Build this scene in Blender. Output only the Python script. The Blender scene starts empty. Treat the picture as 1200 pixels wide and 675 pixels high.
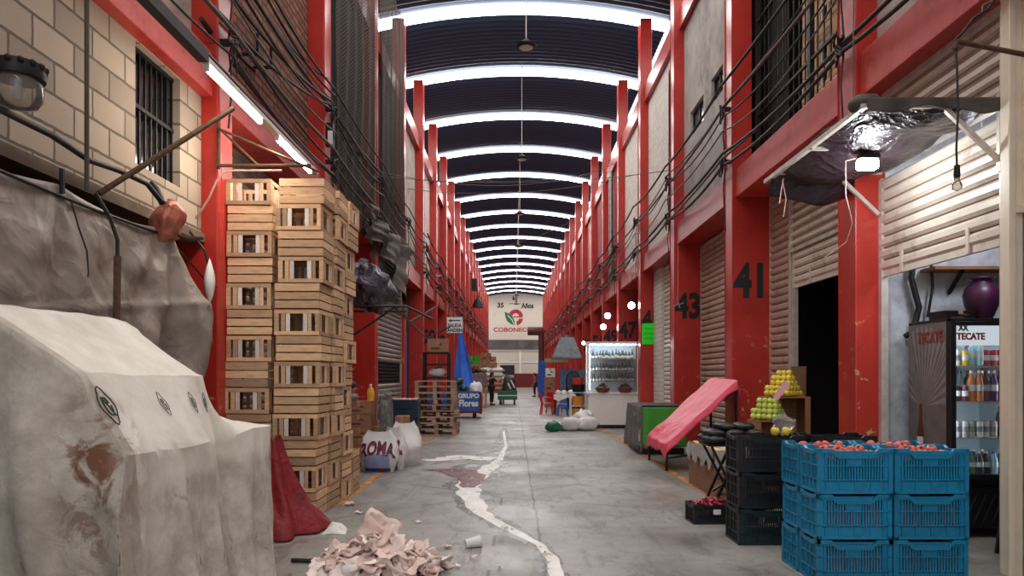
import bpy, bmesh, math, random
from mathutils import Vector, Matrix, noise
R = random.Random(7)
PI = math.pi
SC = bpy.context.scene
COL = SC.collection
F, CX, CY, EYE = 870.0, 602.0, 440.0, 1.5     # focal length in px of a 1200 px frame, vanishing point, eye height
def W(x, y, Y): return Vector(((x-CX)*Y/F, Y, EYE+(CY-y)*Y/F))
def S(r, g, b, a=1.0):
    f = lambda c: (c/255/12.92) if c/255 <= .04045 else ((c/255+.055)/1.055)**2.4
    return (f(r), f(g), f(b), a)

# ------------------------------------------------------------------ materials
class NT:
    def __init__(s, name):
        s.m = bpy.data.materials.new(name); s.m.use_nodes = True
        s.t = s.m.node_tree; s.b = s.t.nodes['Principled BSDF']; s.out = s.t.nodes['Material Output']
        s._o = None
    def n(s, typ, **kw):
        d = s.t.nodes.new(typ)
        for k, v in kw.items():
            if k.startswith('i_'):
                key = k[2:]; key = int(key) if key.isdigit() else key.replace('_', ' ')
                s.set(d.inputs[key], v)
            else: setattr(d, k, v)
        return d
    def set(s, sock, v):
        if hasattr(v, 'links') or isinstance(v, bpy.types.NodeSocket): s.t.links.new(v, sock)
        else: sock.default_value = v
    def obj(s):
        if not s._o: s._o = s.t.nodes.new('ShaderNodeTexCoord').outputs['Object']
        return s._o
    def world(s):
        return s.n('ShaderNodeNewGeometry').outputs['Position']
    def noise(s, scale, detail=5, rough=.6, vec=None, dist=0):
        return s.n('ShaderNodeTexNoise', i_Vector=vec or s.obj(), i_Scale=scale, i_Detail=detail, i_Roughness=rough, i_Distortion=dist).outputs['Fac']
    def ramp(s, fac, stops):
        r = s.n('ShaderNodeValToRGB', i_Fac=fac); e = r.color_ramp.elements
        while len(e) < len(stops): e.new(.5)
        for k, (p, c) in enumerate(stops):
            e[k].position = p; e[k].color = c if hasattr(c, '__len__') else (c, c, c, 1)
        return r.outputs['Color']
    def mix(s, fac, a, b, mode='MIX'):
        d = s.n('ShaderNodeMix', data_type='RGBA', blend_type=mode)
        s.set(d.inputs[0], fac); s.set(d.inputs[6], a); s.set(d.inputs[7], b); return d.outputs[2]
    def math(s, op, a, b=0.0, c=0.0, clamp=False):
        d = s.n('ShaderNodeMath', operation=op, use_clamp=clamp); s.set(d.inputs[0], a); s.set(d.inputs[1], b); s.set(d.inputs[2], c); return d.outputs[0]
    def sep(s, vec): return s.n('ShaderNodeSeparateXYZ', i_Vector=vec).outputs
    def bump(s, h, strength=.3, dist=.01):
        d = s.n('ShaderNodeBump', i_Height=h, i_Strength=strength, i_Distance=dist); s.t.links.new(d.outputs[0], s.b.inputs['Normal'])
    def creases(s, scale, strength=.5, vec=None):
        h = None
        for k, wt in ((1, 1.0), (2.3, .6), (5.1, .3)):
            n = s.math('ABSOLUTE', s.math('SUBTRACT', s.noise(scale*k, 2, .5, vec, .7), .5)); r = s.math('MULTIPLY', s.ramp(n, [(0, 1.0), (.10, .25), (.3, 0.0)]), wt)
            h = r if h is None else s.math('ADD', h, r)
        s.bump(h, strength, .03)
    def fin(s, col=None, rough=None, metal=None, spec=None):
        if col is not None: s.set(s.b.inputs['Base Color'], col)
        if rough is not None: s.set(s.b.inputs['Roughness'], rough)
        if metal is not None: s.set(s.b.inputs['Metallic'], metal)
        if spec is not None: s.set(s.b.inputs['Specular IOR Level'], spec)
        return s.m

def sc(c, k): return (min(1, c[0]*k), min(1, c[1]*k), min(1, c[2]*k), 1)
def mat(name, c, rough=.6, metal=0, var=.2, scale=7, bump=.15, bs=30, bd=.004, dirt=None, damt=.55, ds=3, rnd=0.0, spec=.5, crease=0):
    t = NT(name)
    col = t.ramp(t.noise(scale), [(.3, sc(c, 1-var)), (.7, sc(c, 1+var))])
    if dirt:
        col = t.mix(t.ramp(t.noise(ds, 8, .7), [(damt-.08, 0.0), (damt+.1, .85)]), col, dirt)
    if rnd:
        k = t.math('MULTIPLY_ADD', t.n('ShaderNodeObjectInfo').outputs['Random'], 2*rnd, 1-rnd)
        col = t.mix(1.0, col, t.n('ShaderNodeCombineColor', i_Red=k, i_Green=k, i_Blue=k).outputs[0], 'MULTIPLY')
    if crease: t.creases(crease, bump)
    elif bump: t.bump(t.noise(bs, 4), bump, bd)
    return t.fin(col, rough, metal, spec)
def emit(name, c, strength):
    t = NT(name); t.fin((0, 0, 0, 1), .5); t.b.inputs['Emission Color'].default_value = c; t.b.inputs['Emission Strength'].default_value = strength; return t.m
def glassy(name, c=(1, 1, 1, 1), rough=.05, alpha=.25, ior=1.45):
    t = NT(name); tr = t.n('ShaderNodeBsdfTransparent', i_Color=c); gl = t.n('ShaderNodeBsdfGlossy', i_Roughness=rough)
    df = t.n('ShaderNodeBsdfDiffuse', i_Color=c)
    fr = t.n('ShaderNodeFresnel', i_IOR=ior).outputs[0]
    a = t.n('ShaderNodeMixShader', i_0=fr, i_1=tr.outputs[0], i_2=gl.outputs[0])
    b = t.n('ShaderNodeMixShader', i_0=alpha, i_1=a.outputs[0], i_2=df.outputs[0])
    t.t.links.new(b.outputs[0], t.out.inputs[0]); return t.m

M = {}
RED = S(196, 34, 27)
def red_paint():
    t = NT('red_paint'); w = t.world()
    c = t.ramp(t.noise(1.3, 6, .6, w), [(.3, S(166, 38, 30)), (.7, S(196, 56, 45))])
    c = t.mix(t.ramp(t.noise(7, 8, .75, w), [(.6, 0.0), (.78, .35)]), c, S(120, 16, 14))
    z = t.sep(w)[2]
    low = t.math('MULTIPLY', t.ramp(t.noise(5, 9, .75, w), [(.60, 0.0), (.615, 1.0)]), t.ramp(t.math('DIVIDE', z, 3.0), [(.5, 1.0), (.85, 0.0)]))
    c = t.mix(low, c, S(198, 170, 120))
    t.bump(t.noise(14, 5, .6, w), .12, .01)
    return t.fin(c, .3, 0, .5)
M['red'] = red_paint()
M['pink_red'] = mat('weathered_red_paint', S(206, 74, 66), .45, var=.2, scale=3, dirt=S(165, 35, 30), damt=.55)
M['duct'] = mat('brown_maroon_duct', S(88, 44, 44), .5)
M['hood'] = mat('dull_hood_steel', S(120, 128, 134), .5, .3, dirt=S(90, 90, 90), damt=.6)
M['maroon'] = mat('maroon_paint', S(110, 24, 26), .5)
M['dark_red'] = mat('dark_red_plaster', S(150, 26, 24), .6, var=.2, scale=2)
def block_mat(name, c1, c2, mortar, bw, bh, mortar_size=.012, bump=.6, axes=('Y', 'Z')):
    t = NT(name); p = t.sep(t.world()); k = {'X': 0, 'Y': 1, 'Z': 2}
    v = t.n('ShaderNodeCombineXYZ', i_X=p[k[axes[0]]], i_Y=p[k[axes[1]]]).outputs[0]
    nz = t.noise(9, 4, .6, t.world())
    v2 = t.n('ShaderNodeVectorMath', operation='ADD'); t.t.links.new(v, v2.inputs[0])
    o = t.n('ShaderNodeCombineXYZ', i_X=t.math('MULTIPLY_ADD', nz, .02, -.01), i_Y=t.math('MULTIPLY_ADD', nz, .02, -.01)).outputs[0]
    t.t.links.new(o, v2.inputs[1])
    b = t.n('ShaderNodeTexBrick', i_Vector=v2.outputs[0], i_Color1=c1, i_Color2=c2, i_Mortar=mortar, i_Scale=1.0, i_Brick_Width=bw, i_Row_Height=bh, i_Mortar_Size=mortar_size, i_Mortar_Smooth=.3, i_Bias=0.0)
    c = t.mix(.35, b.outputs['Color'], t.ramp(t.noise(3, 7, .7, t.world()), [(.3, sc(c1, .55)), (.7, sc(c2, 1.2))]))
    h = t.math('ADD', t.math('MULTIPLY', b.outputs['Fac'], -1.0), t.math('MULTIPLY', t.noise(40, 5, .6, t.world()), .5))
    t.bump(h, bump, .012)
    return t.fin(c, .9, 0, .2)
M['block'] = block_mat('concrete_blocks', S(200, 182, 162), S(152, 138, 124), S(74, 62, 52), .47, .23, .013)
M['brick'] = block_mat('old_red_brick', S(158, 108, 86), S(116, 78, 62), S(56, 42, 36), .30, .105, .02, 1.0)
M['white_brick'] = block_mat('white_painted_brick', S(240, 230, 220), S(222, 212, 202), S(176, 164, 152), .30, .12, .010, .5)
M['concrete'] = mat('grey_render', S(176, 168, 160), .9, var=.18, scale=1.6, dirt=S(128, 120, 112), damt=.58, ds=1.2, bs=18)
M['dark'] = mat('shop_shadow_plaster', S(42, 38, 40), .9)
M['soot'] = mat('blackened_steel', S(26, 25, 26), .55, .3)
M['steel_black'] = mat('black_painted_steel', S(20, 20, 21), .45, .2)
M['steel_grey'] = mat('grey_steel', S(150, 150, 150), .4, .7, dirt=S(100, 85, 70), damt=.65)
M['rust'] = mat('rusty_pipe', S(92, 66, 48), .8, .2, var=.35, scale=20)
M['olive_rod'] = mat('olive_rod', S(70, 66, 48), .7)
M['interior_white'] = mat('shop_wall_white', S(196, 200, 208), .8, dirt=S(150, 152, 165), damt=.6)
M['cream'] = mat('cream_metal_paint', S(238, 224, 200), .5, var=.05, dirt=S(196, 172, 142), damt=.72, ds=6)
M['sh_cream'] = mat('cream_shutter_steel', S(222, 210, 196), .4, .15, var=.08, dirt=S(160, 142, 124), damt=.62, ds=2.5)
M['sh_groove'] = mat('brown_shutter_groove', S(150, 126, 108), .7, var=.2)  # browner colour for the recessed faces of slats and corrugated panels
M['sh_pink'] = mat('beige_shutter_steel', S(196, 168, 152), .5, .1, var=.1, dirt=S(150, 120, 106), damt=.6)
M['sh_grey'] = mat('dull_grey_shutter_steel', S(140, 128, 120), .5, .2, var=.15, dirt=S(96, 84, 76), damt=.55)
M['rail'] = mat('shutter_rail', S(206, 196, 184), .45, .3)
def floor_mat():
    t = NT('worn_concrete_floor'); w = t.world(); p = t.sep(w)
    c = t.ramp(t.noise(.55, 9, .68, w), [(.3, S(112, 109, 105)), (.5, S(146, 142, 136)), (.72, S(174, 169, 161))])
    c = t.mix(t.ramp(t.noise(2.6, 9, .75, w, .6), [(.53, 0.0), (.66, .7)]), c, S(92, 88, 83))
    c = t.mix(t.ramp(t.noise(9, 8, .7, w), [(.62, 0.0), (.72, .6)]), c, S(66, 63, 60))
    sv = t.n('ShaderNodeMapping', i_Vector=w, i_Scale=(2.2, .5, 1)).outputs[0]
    c = t.mix(t.ramp(t.noise(2.0, 9, .75, sv, .5), [(.52, 0.0), (.60, .6)]), c, S(96, 91, 85)); c = t.mix(t.ramp(t.noise(22, 6, .7, w), [(.60, 0.0), (.68, .5)]), c, S(96, 90, 84)); c = t.mix(t.ramp(t.noise(5, 8, .75, sv), [(.62, 0.0), (.70, .5)]), c, S(206, 200, 192))
    nz = t.math('MULTIPLY_ADD', t.noise(1.5, 5, .6, w), .10, -.05)
    def line(coord, at, half):
        d = t.math('ABSOLUTE', t.math('ADD', t.math('SUBTRACT', coord, at), nz)); return t.math('LESS_THAN', d, half)
    l = line(p[0], .24, .012)
    ym = t.math('ABSOLUTE', t.math('ADD', t.math('SUBTRACT', t.math('FLOORED_MODULO', p[1], 3.05), 1.23), t.math('MULTIPLY', nz, .4)))
    l2 = t.math('LESS_THAN', ym, .008)
    c = t.mix(t.math('MULTIPLY', l, .85), c, S(94, 74, 52)); c = t.mix(t.math('MULTIPLY', l2, .6), c, S(92, 84, 76))
    # branching hairline crack
    vo = t.n('ShaderNodeTexVoronoi', feature='DISTANCE_TO_EDGE', i_Vector=w, i_Scale=.33); nn = t.noise(.7, 3, .5, w)
    cr = t.math('MULTIPLY', t.math('LESS_THAN', vo.outputs['Distance'], .004), t.math('GREATER_THAN', nn, .5))
    c = t.mix(t.math('MULTIPLY', cr, .8), c, S(80, 74, 68))
    r = t.ramp(t.noise(.7, 6, .6, w), [(.35, .28), (.65, .6)])
    t.bump(t.math('ADD', t.noise(25, 6, .7, w), t.math('MULTIPLY', l, -.8)), .25, .006)
    return t.fin(c, r, 0, .5)
M['floor'] = floor_mat()
def worn_line():
    t = NT('worn_orange_line'); w = t.world()
    t.fin(t.ramp(t.noise(6, 5, .6, w), [(.3, S(214, 134, 66)), (.7, S(232, 168, 92))]), .6)
    t.set(t.b.inputs['Alpha'], t.ramp(t.noise(4, 8, .8, w), [(.40, .12), (.6, .9)])); return t.m
M['line'] = worn_line()
M['roof'] = mat('dark_roof_sheet', S(38, 54, 80), .7, 0, var=.12, scale=1)
M['skylight'] = emit('translucent_skylight_sheet', (1, .985, .96, 1), 15)
M['endwall'] = mat('pale_end_wall', S(212, 202, 186), .85, var=.06, dirt=S(170, 158, 144), damt=.66, ds=.5)
M['black'] = mat('black_lettering', S(16, 15, 16), .5, var=.1)
M['white'] = mat('white_paint', S(232, 230, 226), .5, var=.05)
def wood(name, c, rnd=.22):
    t = NT(name); isl = t.n('ShaderNodeNewGeometry').outputs['Random Per Island']; v = t.n('ShaderNodeMapping', i_Vector=t.obj(), i_Scale=(3, 3, 26)).outputs[0]
    col = t.ramp(t.noise(2.2, 6, .65, v), [(.25, sc(c, .68)), (.5, c), (.8, sc(c, 1.22))])
    col = t.mix(t.ramp(t.noise(6, 6, .7), [(.6, 0.0), (.75, .5)]), col, sc(c, .35))
    k = t.math('MULTIPLY_ADD', t.math('FRACT', t.math('ADD', t.n('ShaderNodeObjectInfo').outputs['Random'], isl)), 2.4*rnd, 1-1.4*rnd)
    col = t.mix(1.0, col, t.n('ShaderNodeCombineColor', i_Red=k, i_Green=k, i_Blue=k).outputs[0], 'MULTIPLY')
    t.bump(t.noise(2.5, 5, .6, v), .3, .003); return t.fin(col, .75, 0, .3)
M['wood'] = wood('pale_crate_wood', S(214, 176, 138), .28)
M['wood_old'] = wood('old_crate_wood', S(150, 108, 76), .15)
M['pallet'] = wood('grey_pallet_wood', S(176, 146, 122), .18)
M['paper'] = mat('crate_paper', S(222, 214, 206), .8, var=.1, rnd=.15)
M['card'] = mat('brown_cardboard', S(156, 112, 84), .85, var=.1, rnd=.12)
M['bluecrate'] = mat('blue_plastic', S(24, 134, 176), .38, var=.14, scale=4, bump=.05, rnd=.12, dirt=S(22, 96, 126), damt=.64)
M['blackcrate'] = mat('black_plastic', S(30, 31, 33), .42, var=.2, bump=.05)
M['greencrate'] = mat('dark_green_plastic', S(24, 42, 42), .42, var=.2, bump=.05)
M['navycrate'] = mat('dark_teal_plastic', S(22, 50, 66), .45, var=.15, rnd=.1)
M['pink'] = mat('pink_tarpaulin', S(238, 72, 100), .45, var=.1, scale=5, bump=.22, crease=1.6)
M['green_cloth'] = mat('green_sheet', S(62, 150, 40), .6, var=.12)
M['grey_cloth'] = mat('grey_sheet', S(118, 112, 108), .6, var=.2, scale=3, bump=.6, crease=2.5)
M['blue_cloth'] = mat('blue_tarpaulin', S(66, 122, 232), .45, var=.12)
M['red_cloth'] = mat('crimson_cloth', S(128, 18, 26), .7, var=.25, scale=4, bump=.3, crease=3)
M['awning'] = mat('dark_awning_tarpaulin', S(44, 34, 40), .36, var=.25, scale=3, bump=.6, crease=2.0)
M['black_bag'] = mat('black_plastic_sheet', S(70, 62, 74), .32, var=.3, scale=5, bump=.6, crease=3)
M['cable'] = mat('black_cable', S(30, 27, 26), .6, bump=0)
M['cable_grey'] = mat('grey_cable', S(92, 84, 78), .6, bump=0)
M['cable_pink'] = mat('pale_cable', S(206, 160, 146), .6, bump=0)
M['copper'] = mat('copper_wrap', S(176, 104, 86), .3, .4, var=.3, scale=14, bump=.5, bs=18, bd=.02)
M['plastic_film'] = glassy('clear_plastic_film', (.95, .95, .96, 1), .12, .10, 1.2)
M['milky_film'] = glassy('milky_plastic_film', (.95, .95, .96, 1), .2, .34, 1.3)
M['pane_dark'] = mat('dark_window_pane', S(20, 22, 26), .12, bump=0)
M['glass'] = glassy('clear_glass', (.95, .97, .98, 1), .02, .03)
M['dark_glass'] = glassy('smoky_glass', (.7, .67, .64, 1), .05, .14)
def white_tarp():
    t = NT('dirty_white_tarpaulin'); w = t.world(); p = t.sep(w)
    c = t.ramp(t.noise(2.2, 7, .65, w), [(.3, S(212, 204, 190)), (.6, S(240, 234, 222))])
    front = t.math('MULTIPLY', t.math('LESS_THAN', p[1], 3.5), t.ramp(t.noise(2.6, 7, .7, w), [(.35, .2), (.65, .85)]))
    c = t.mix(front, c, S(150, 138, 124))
    g = t.n('ShaderNodeVectorMath', operation='SUBTRACT'); t.t.links.new(w, g.inputs[0]); g.inputs[1].default_value = (-1.93, 3.42, .98)
    q = t.n('ShaderNodeVectorMath', operation='MULTIPLY'); t.t.links.new(g.outputs[0], q.inputs[0]); q.inputs[1].default_value = (4.6, 2.9, 1.65)
    d = t.n('ShaderNodeVectorMath', operation='LENGTH'); t.t.links.new(q.outputs[0], d.inputs[0])
    near = t.ramp(d.outputs['Value'], [(.35, 1.0), (1.0, 0.0)])
    st = t.math('MULTIPLY', near, t.ramp(t.noise(6.5, 7, .7, w, .8), [(.47, 0.0), (.57, .9)]))
    c = t.mix(st, c, S(116, 68, 34))
    grime_shade = t.math('MULTIPLY', t.ramp(t.noise(3.5, 8, .7, w), [(.38, .15), (.62, .75)]), t.ramp(p[2], [(.9, 1.0), (1.0, 0.0)]))  # hanging curtain darkened: part grime, part shade painted into the colour
    c = t.mix(grime_shade, c, S(150, 142, 128))
    st2 = t.math('MULTIPLY', t.ramp(t.noise(3.3, 4, .6, w, 1.2), [(.63, 0.0), (.68, .7)]), t.math('LESS_THAN', p[2], .95))
    c = t.mix(st2, c, S(112, 92, 76))
    t.creases(1.3, .16, w)
    return t.fin(c, .75, 0, .25)
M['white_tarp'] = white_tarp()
M['grey_tarp'] = mat('grey_brown_tarpaulin', S(146, 134, 124), .5, var=.25, scale=2.2, bump=.38, crease=.9, dirt=S(96, 87, 80), damt=.56, ds=1.8)
def net_mat():
    t = NT('dark_shade_netting'); p = t.sep(t.world())
    a = t.math('FRACT', t.math('MULTIPLY', t.math('ADD', p[1], p[2]), 14.0)); b = t.math('FRACT', t.math('MULTIPLY', t.math('SUBTRACT', p[1], p[2]), 14.0))
    k = t.math('MAXIMUM', t.math('LESS_THAN', a, .26), t.math('LESS_THAN', b, .26))
    al = t.math('MAXIMUM', k, .46)
    t.fin(t.mix(k, S(20, 18, 17), S(84, 76, 68)), .8, 0, .2); t.set(t.b.inputs['Alpha'], al); return t.m
M['net'] = net_mat()
M['shroud'] = mat('dusty_grey_shroud', S(92, 86, 80), .85, var=.25, scale=4)

# ------------------------------------------------------------------ mesh builder
class MB:
    def __init__(s): s.v = []; s.f = []; s.m = []; s.mi = 0
    def add(s, vs, fs):
        o = len(s.v); s.v += [tuple(v) for v in vs]; s.f += [[i+o for i in f] for f in fs]; s.m += [s.mi]*len(fs); return s
    def box(s, x0, x1, y0, y1, z0, z1):
        v = [(x, y, z) for x in (x0, x1) for y in (y0, y1) for z in (z0, z1)]
        return s.add(v, [(0, 1, 3, 2), (4, 6, 7, 5), (0, 4, 5, 1), (2, 3, 7, 6), (0, 2, 6, 4), (1, 5, 7, 3)])
    def cbox(s, c, d, rot=None):
        c = Vector(c); v = []
        for x in (-.5, .5):
            for y in (-.5, .5):
                for z in (-.5, .5):
                    q = Vector((x*d[0], y*d[1], z*d[2])); v.append(c+(rot @ q if rot else q))
        return s.add(v, [(0, 1, 3, 2), (4, 6, 7, 5), (0, 4, 5, 1), (2, 3, 7, 6), (0, 2, 6, 4), (1, 5, 7, 3)])
    def bar(s, p0, p1, w, h, up=(0, 0, 1)):
        p0, p1 = Vector(p0), Vector(p1); d = (p1-p0); L = d.length; d.normalize(); u = Vector(up)
        if abs(d.dot(u)) > .99: u = Vector((1, 0, 0))
        a = d.cross(u).normalized(); b = a.cross(d).normalized()
        return s.cbox((p0+p1)/2, (L, w, h), Matrix((d, a, b)).transposed())
    def tube(s, pts, r, n=8, cap=True, flat=1.0):
        pts = [Vector(p) for p in pts]; m = len(pts); rs = r if hasattr(r, '__len__') else [r]*m; o = []; pa = None
        for i, p in enumerate(pts):
            d = (pts[min(i+1, m-1)]-pts[max(i-1, 0)]).normalized()
            if pa is None:
                u = Vector((0, 0, 1)) if abs(d.z) < .9 else Vector((1, 0, 0)); pa = d.cross(u).normalized()
            else: pa = (pa-d*pa.dot(d)).normalized()
            pb = d.cross(pa)
            for k in range(n):
                t = 2*PI*k/n; o.append(p+pa*math.cos(t)*rs[i]+pb*math.sin(t)*rs[i]*flat)
        fs = [(i*n+k, i*n+(k+1) % n, (i+1)*n+(k+1) % n, (i+1)*n+k) for i in range(m-1) for k in range(n)]
        if cap: fs += [tuple(range(n))[::-1], tuple((m-1)*n+k for k in range(n))]
        return s.add(o, fs)
    def lathe(s, prof, c=(0, 0, 0), n=16, mtx=None):
        c = Vector(c); o = []
        for r, z in prof:
            for k in range(n):
                t = 2*PI*k/n; q = Vector((r*math.cos(t), r*math.sin(t), z)); o.append(c+(mtx @ q if mtx else q))
        m = len(prof)
        fs = [(i*n+k, i*n+(k+1) % n, (i+1)*n+(k+1) % n, (i+1)*n+k) for i in range(m-1) for k in range(n)]
        if prof[0][0] > 1e-5: fs.append(tuple(range(n))[::-1])
        if prof[-1][0] > 1e-5: fs.append(tuple((m-1)*n+k for k in range(n)))
        return s.add(o, fs)
    def ball(s, c, r, nu=12, nv=8, rot=None):
        r = r if hasattr(r, '__len__') else (r, r, r); c = Vector(c); o = []
        for j in range(nv+1):
            ph = PI*j/nv-PI/2
            for k in range(nu):
                t = 2*PI*k/nu; q = Vector((r[0]*math.cos(ph)*math.cos(t), r[1]*math.cos(ph)*math.sin(t), r[2]*math.sin(ph))); o.append(c+(rot @ q if rot else q))
        return s.add(o, [(i*nu+k, i*nu+(k+1) % nu, (i+1)*nu+(k+1) % nu, (i+1)*nu+k) for i in range(nv) for k in range(nu)])
    def grid(s, fn, nu, nv):
        o = [fn(i/nu, j/nv) for j in range(nv+1) for i in range(nu+1)]
        return s.add(o, [(j*(nu+1)+i, j*(nu+1)+i+1, (j+1)*(nu+1)+i+1, (j+1)*(nu+1)+i) for j in range(nv) for i in range(nu)])
    def prism(s, poly, p0, ex):      # poly: list of Vectors, extruded along ex
        a = [Vector(p)+Vector(p0) for p in poly]; n = len(a); b = [q+Vector(ex) for q in a]
        return s.add(a+b, [tuple(range(n))[::-1], tuple(range(n, 2*n))]+[(i, (i+1) % n, n+(i+1) % n, n+i) for i in range(n)])
    def build(s, name, mats, parent=None, smooth=None, bevel=0, solid=0, sub=0, merge=False, loc=None, kind=None):
        me = bpy.data.meshes.new(name); me.from_pydata(s.v, [], s.f)
        ml = mats if isinstance(mats, (list, tuple)) else [mats]
        for m in ml: me.materials.append(m)
        if len(ml) > 1: me.polygons.foreach_set('material_index', s.m)
        bm = bmesh.new(); bm.from_mesh(me)
        bmesh.ops.remove_doubles(bm, verts=bm.verts, dist=1e-5 if not merge else merge)
        bmesh.ops.recalc_face_normals(bm, faces=bm.faces); bm.to_mesh(me); bm.free()
        if smooth is not None:
            me.polygons.foreach_set('use_smooth', [True]*len(me.polygons)); me.set_sharp_from_angle(angle=math.radians(smooth))
        o = bpy.data.objects.new(name, me); COL.objects.link(o)
        if parent: o.parent = parent
        if loc is not None: o.location = loc
        if solid: q = o.modifiers.new('solid', 'SOLIDIFY'); q.thickness = solid; q.offset = 0
        if bevel: q = o.modifiers.new('bevel', 'BEVEL'); q.width = bevel; q.segments = 2; q.limit_method = 'ANGLE'
        if sub: q = o.modifiers.new('sub', 'SUBSURF'); q.levels = sub; q.render_levels = sub
        if kind: o['kind'] = kind
        return o

def tag(o, label=None, cat=None, group=None, kind=None):
    if label: o['label'] = label
    if cat: o['category'] = cat
    if group: o['group'] = group
    if kind: o['kind'] = kind
    return o
def thing(name, label, cat, loc=(0, 0, 0), rz=0, group=None, kind=None):
    o = bpy.data.objects.new(name, None); COL.objects.link(o); o.empty_display_size = .1
    o.location = loc; o.rotation_euler = (0, 0, rz); return tag(o, label, cat, group, kind)
def st(o, label, cat): return tag(o, label, cat, kind='structure')
def dup(o, parent=None, loc=None, rot=None, label=None, group=None):
    c = o.copy(); COL.objects.link(c)
    if parent is not None: c.parent = parent
    if loc is not None: c.location = loc
    if rot is not None: c.rotation_euler = rot if hasattr(rot, '__len__') else (0, 0, rot)
    if label: c['label'] = label
    if group: c['group'] = group
    for ch in list(KIDS.get(o.name, ())) or list(o.children): dup(ch, c)
    return c
KIDS = {}
def text(name, body, size, mat_, parent, loc, rot, sx=1.0, bold=0, ext=.003, align='CENTER', label=None):
    cu = bpy.data.curves.new(name, 'FONT'); cu.body = body; cu.size = size; cu.align_x = align; cu.align_y = 'CENTER'; cu.extrude = ext; cu.offset = bold; cu.resolution_u = 3
    tmp = bpy.data.objects.new('tmp_text', cu); COL.objects.link(tmp); bpy.context.view_layer.update()
    me = bpy.data.meshes.new_from_object(tmp.evaluated_get(bpy.context.evaluated_depsgraph_get())); bpy.data.objects.remove(tmp)
    me.name = name; me.materials.clear(); me.materials.append(mat_)
    o = bpy.data.objects.new(name, me); COL.objects.link(o); o.parent = parent; o.location = loc; o.rotation_euler = rot; o.scale = (sx, 1, 1)
    return o
UPR = (PI/2, 0, 0)          # text upright, read from -Y
def N3(x, y, z, s=1.0): return noise.noise(Vector((x*s, y*s, z*s)))
def cat_curve(p0, p1, sag, n=10):
    p0, p1 = Vector(p0), Vector(p1)
    return [p0.lerp(p1, i/n)-Vector((0, 0, sag*4*(i/n)*(1-i/n))) for i in range(n+1)]
ORD = ['first', 'second', 'third', 'fourth', 'fifth', 'sixth', 'seventh', 'eighth', 'ninth', 'tenth', 'eleventh', 'twelfth', 'thirteenth', 'fourteenth', 'fifteenth', 'sixteenth', 'seventeenth', 'eighteenth', 'nineteenth', 'twentieth', 'twenty-first', 'twenty-second', 'twenty-third']
# ------------------------------------------------------------------ setting
XR, XL, BAY, Y0, YEND = 3.5, -3.03, 4.3, 7.6, 94.0
PY = [Y0+BAY*n for n in range(-3, 20)]
b = MB(); b.box(-9, 9, -9, YEND+1, -.2, 0)
st(b.build('floor', M['floor']), 'worn grey concrete market floor with joints and stains', 'floor')
# low arched roof of dark corrugated sheet
RX0, RX1, REDGE, RISE = -3.95, 4.35, 11.35, .5
def roof_z(x):
    u = (x-(RX0+RX1)/2)/((RX1-RX0)/2); return REDGE+RISE*(1-u*u)
b = MB(); nY = int((YEND+10)/.13); nx = 14
b.grid(lambda u, v: (RX0+(RX1-RX0)*u, -9+(YEND+10)*v, roof_z(RX0+(RX1-RX0)*u)+.05+(.018 if round(v*nY) % 2 else -.018)), nx, nY)
st(b.build('ceiling', M['roof'], solid=.01), 'dark low arched roof of corrugated sheet', 'ceiling')
for n in range(-6, 18):
    y = 20.9+4.33*n; b = MB()
    for lo in (0,):
        g = [(RX0+.05+(RX1-RX0-.1)*i/14) for i in range(15)]
        vs = []; fs = []
        for i, x in enumerate(g):
            z = roof_z(x)
            vs += [(x, y-.29, z-.05), (x, y+.29, z-.05), (x, y+.29, z-.02), (x, y-.29, z-.02)]
        for i in range(14):
            for k in range(4): fs.append((i*4+k, i*4+(k+1) % 4, i*4+4+(k+1) % 4, i*4+4+k))
        fs += [(0, 1, 2, 3), (56, 57, 58, 59)]; b.add(vs, fs)
    o = b.build('skylight', M['skylight'])
    st(o, 'arched white skylight strip overhead, ' + (ORD[n]+' one seen from the near end of the roof' if n >= 0 else '%s behind the near end' % ORD[-n-1]), 'skylight')
    o['group'] = 'arched skylight strips'
# pillars
NUM_R = {1: '41', 2: '43', 3: '45', 4: '47', 5: '49', 6: '51', 7: '53'}
NUM_L = {5: '50', 6: '52'}
PILTOP = 11.38
for n in range(-3, 20):
    y = Y0+BAY*n
    for side in ('right', 'left'):
        b = MB()
        sg = 1 if side == 'right' else -1; xf = XR if sg > 0 else XL
        for wd, z0, z1 in (({0: .3}.get(n, .62) if sg > 0 else .62, 0, 4.9), (.32, 4.9, PILTOP)): b.box(min(xf, xf+sg*wd), max(xf, xf+sg*wd), y, y+.4, z0, z1)
        o = b.build('pillar', M['red'], bevel=.012)
        num = (NUM_R if side == 'right' else NUM_L).get(n)
        if num: lb = 'tall red painted pillar with black number %s' % num
        else: lb = 'tall red pillar without a visible number, %s from the near end in the %s-hand row' % (ORD[max(0, n)], side)
        if n < 0: lb = 'tall red pillar %s of the viewpoint, %s-hand row' % (['one bay short', 'level or just behind', 'two bays behind'][-n-1], side)
        st(o, lb, 'pillar'); o['group'] = 'red pillars along the hall'
        if num:
            xc = XR+.31 if side == 'right' else XL-.3
            text('painted_number', num, .74, M['black'], o, (xc, y-.004, 2.99), UPR, .74, .03)
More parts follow.
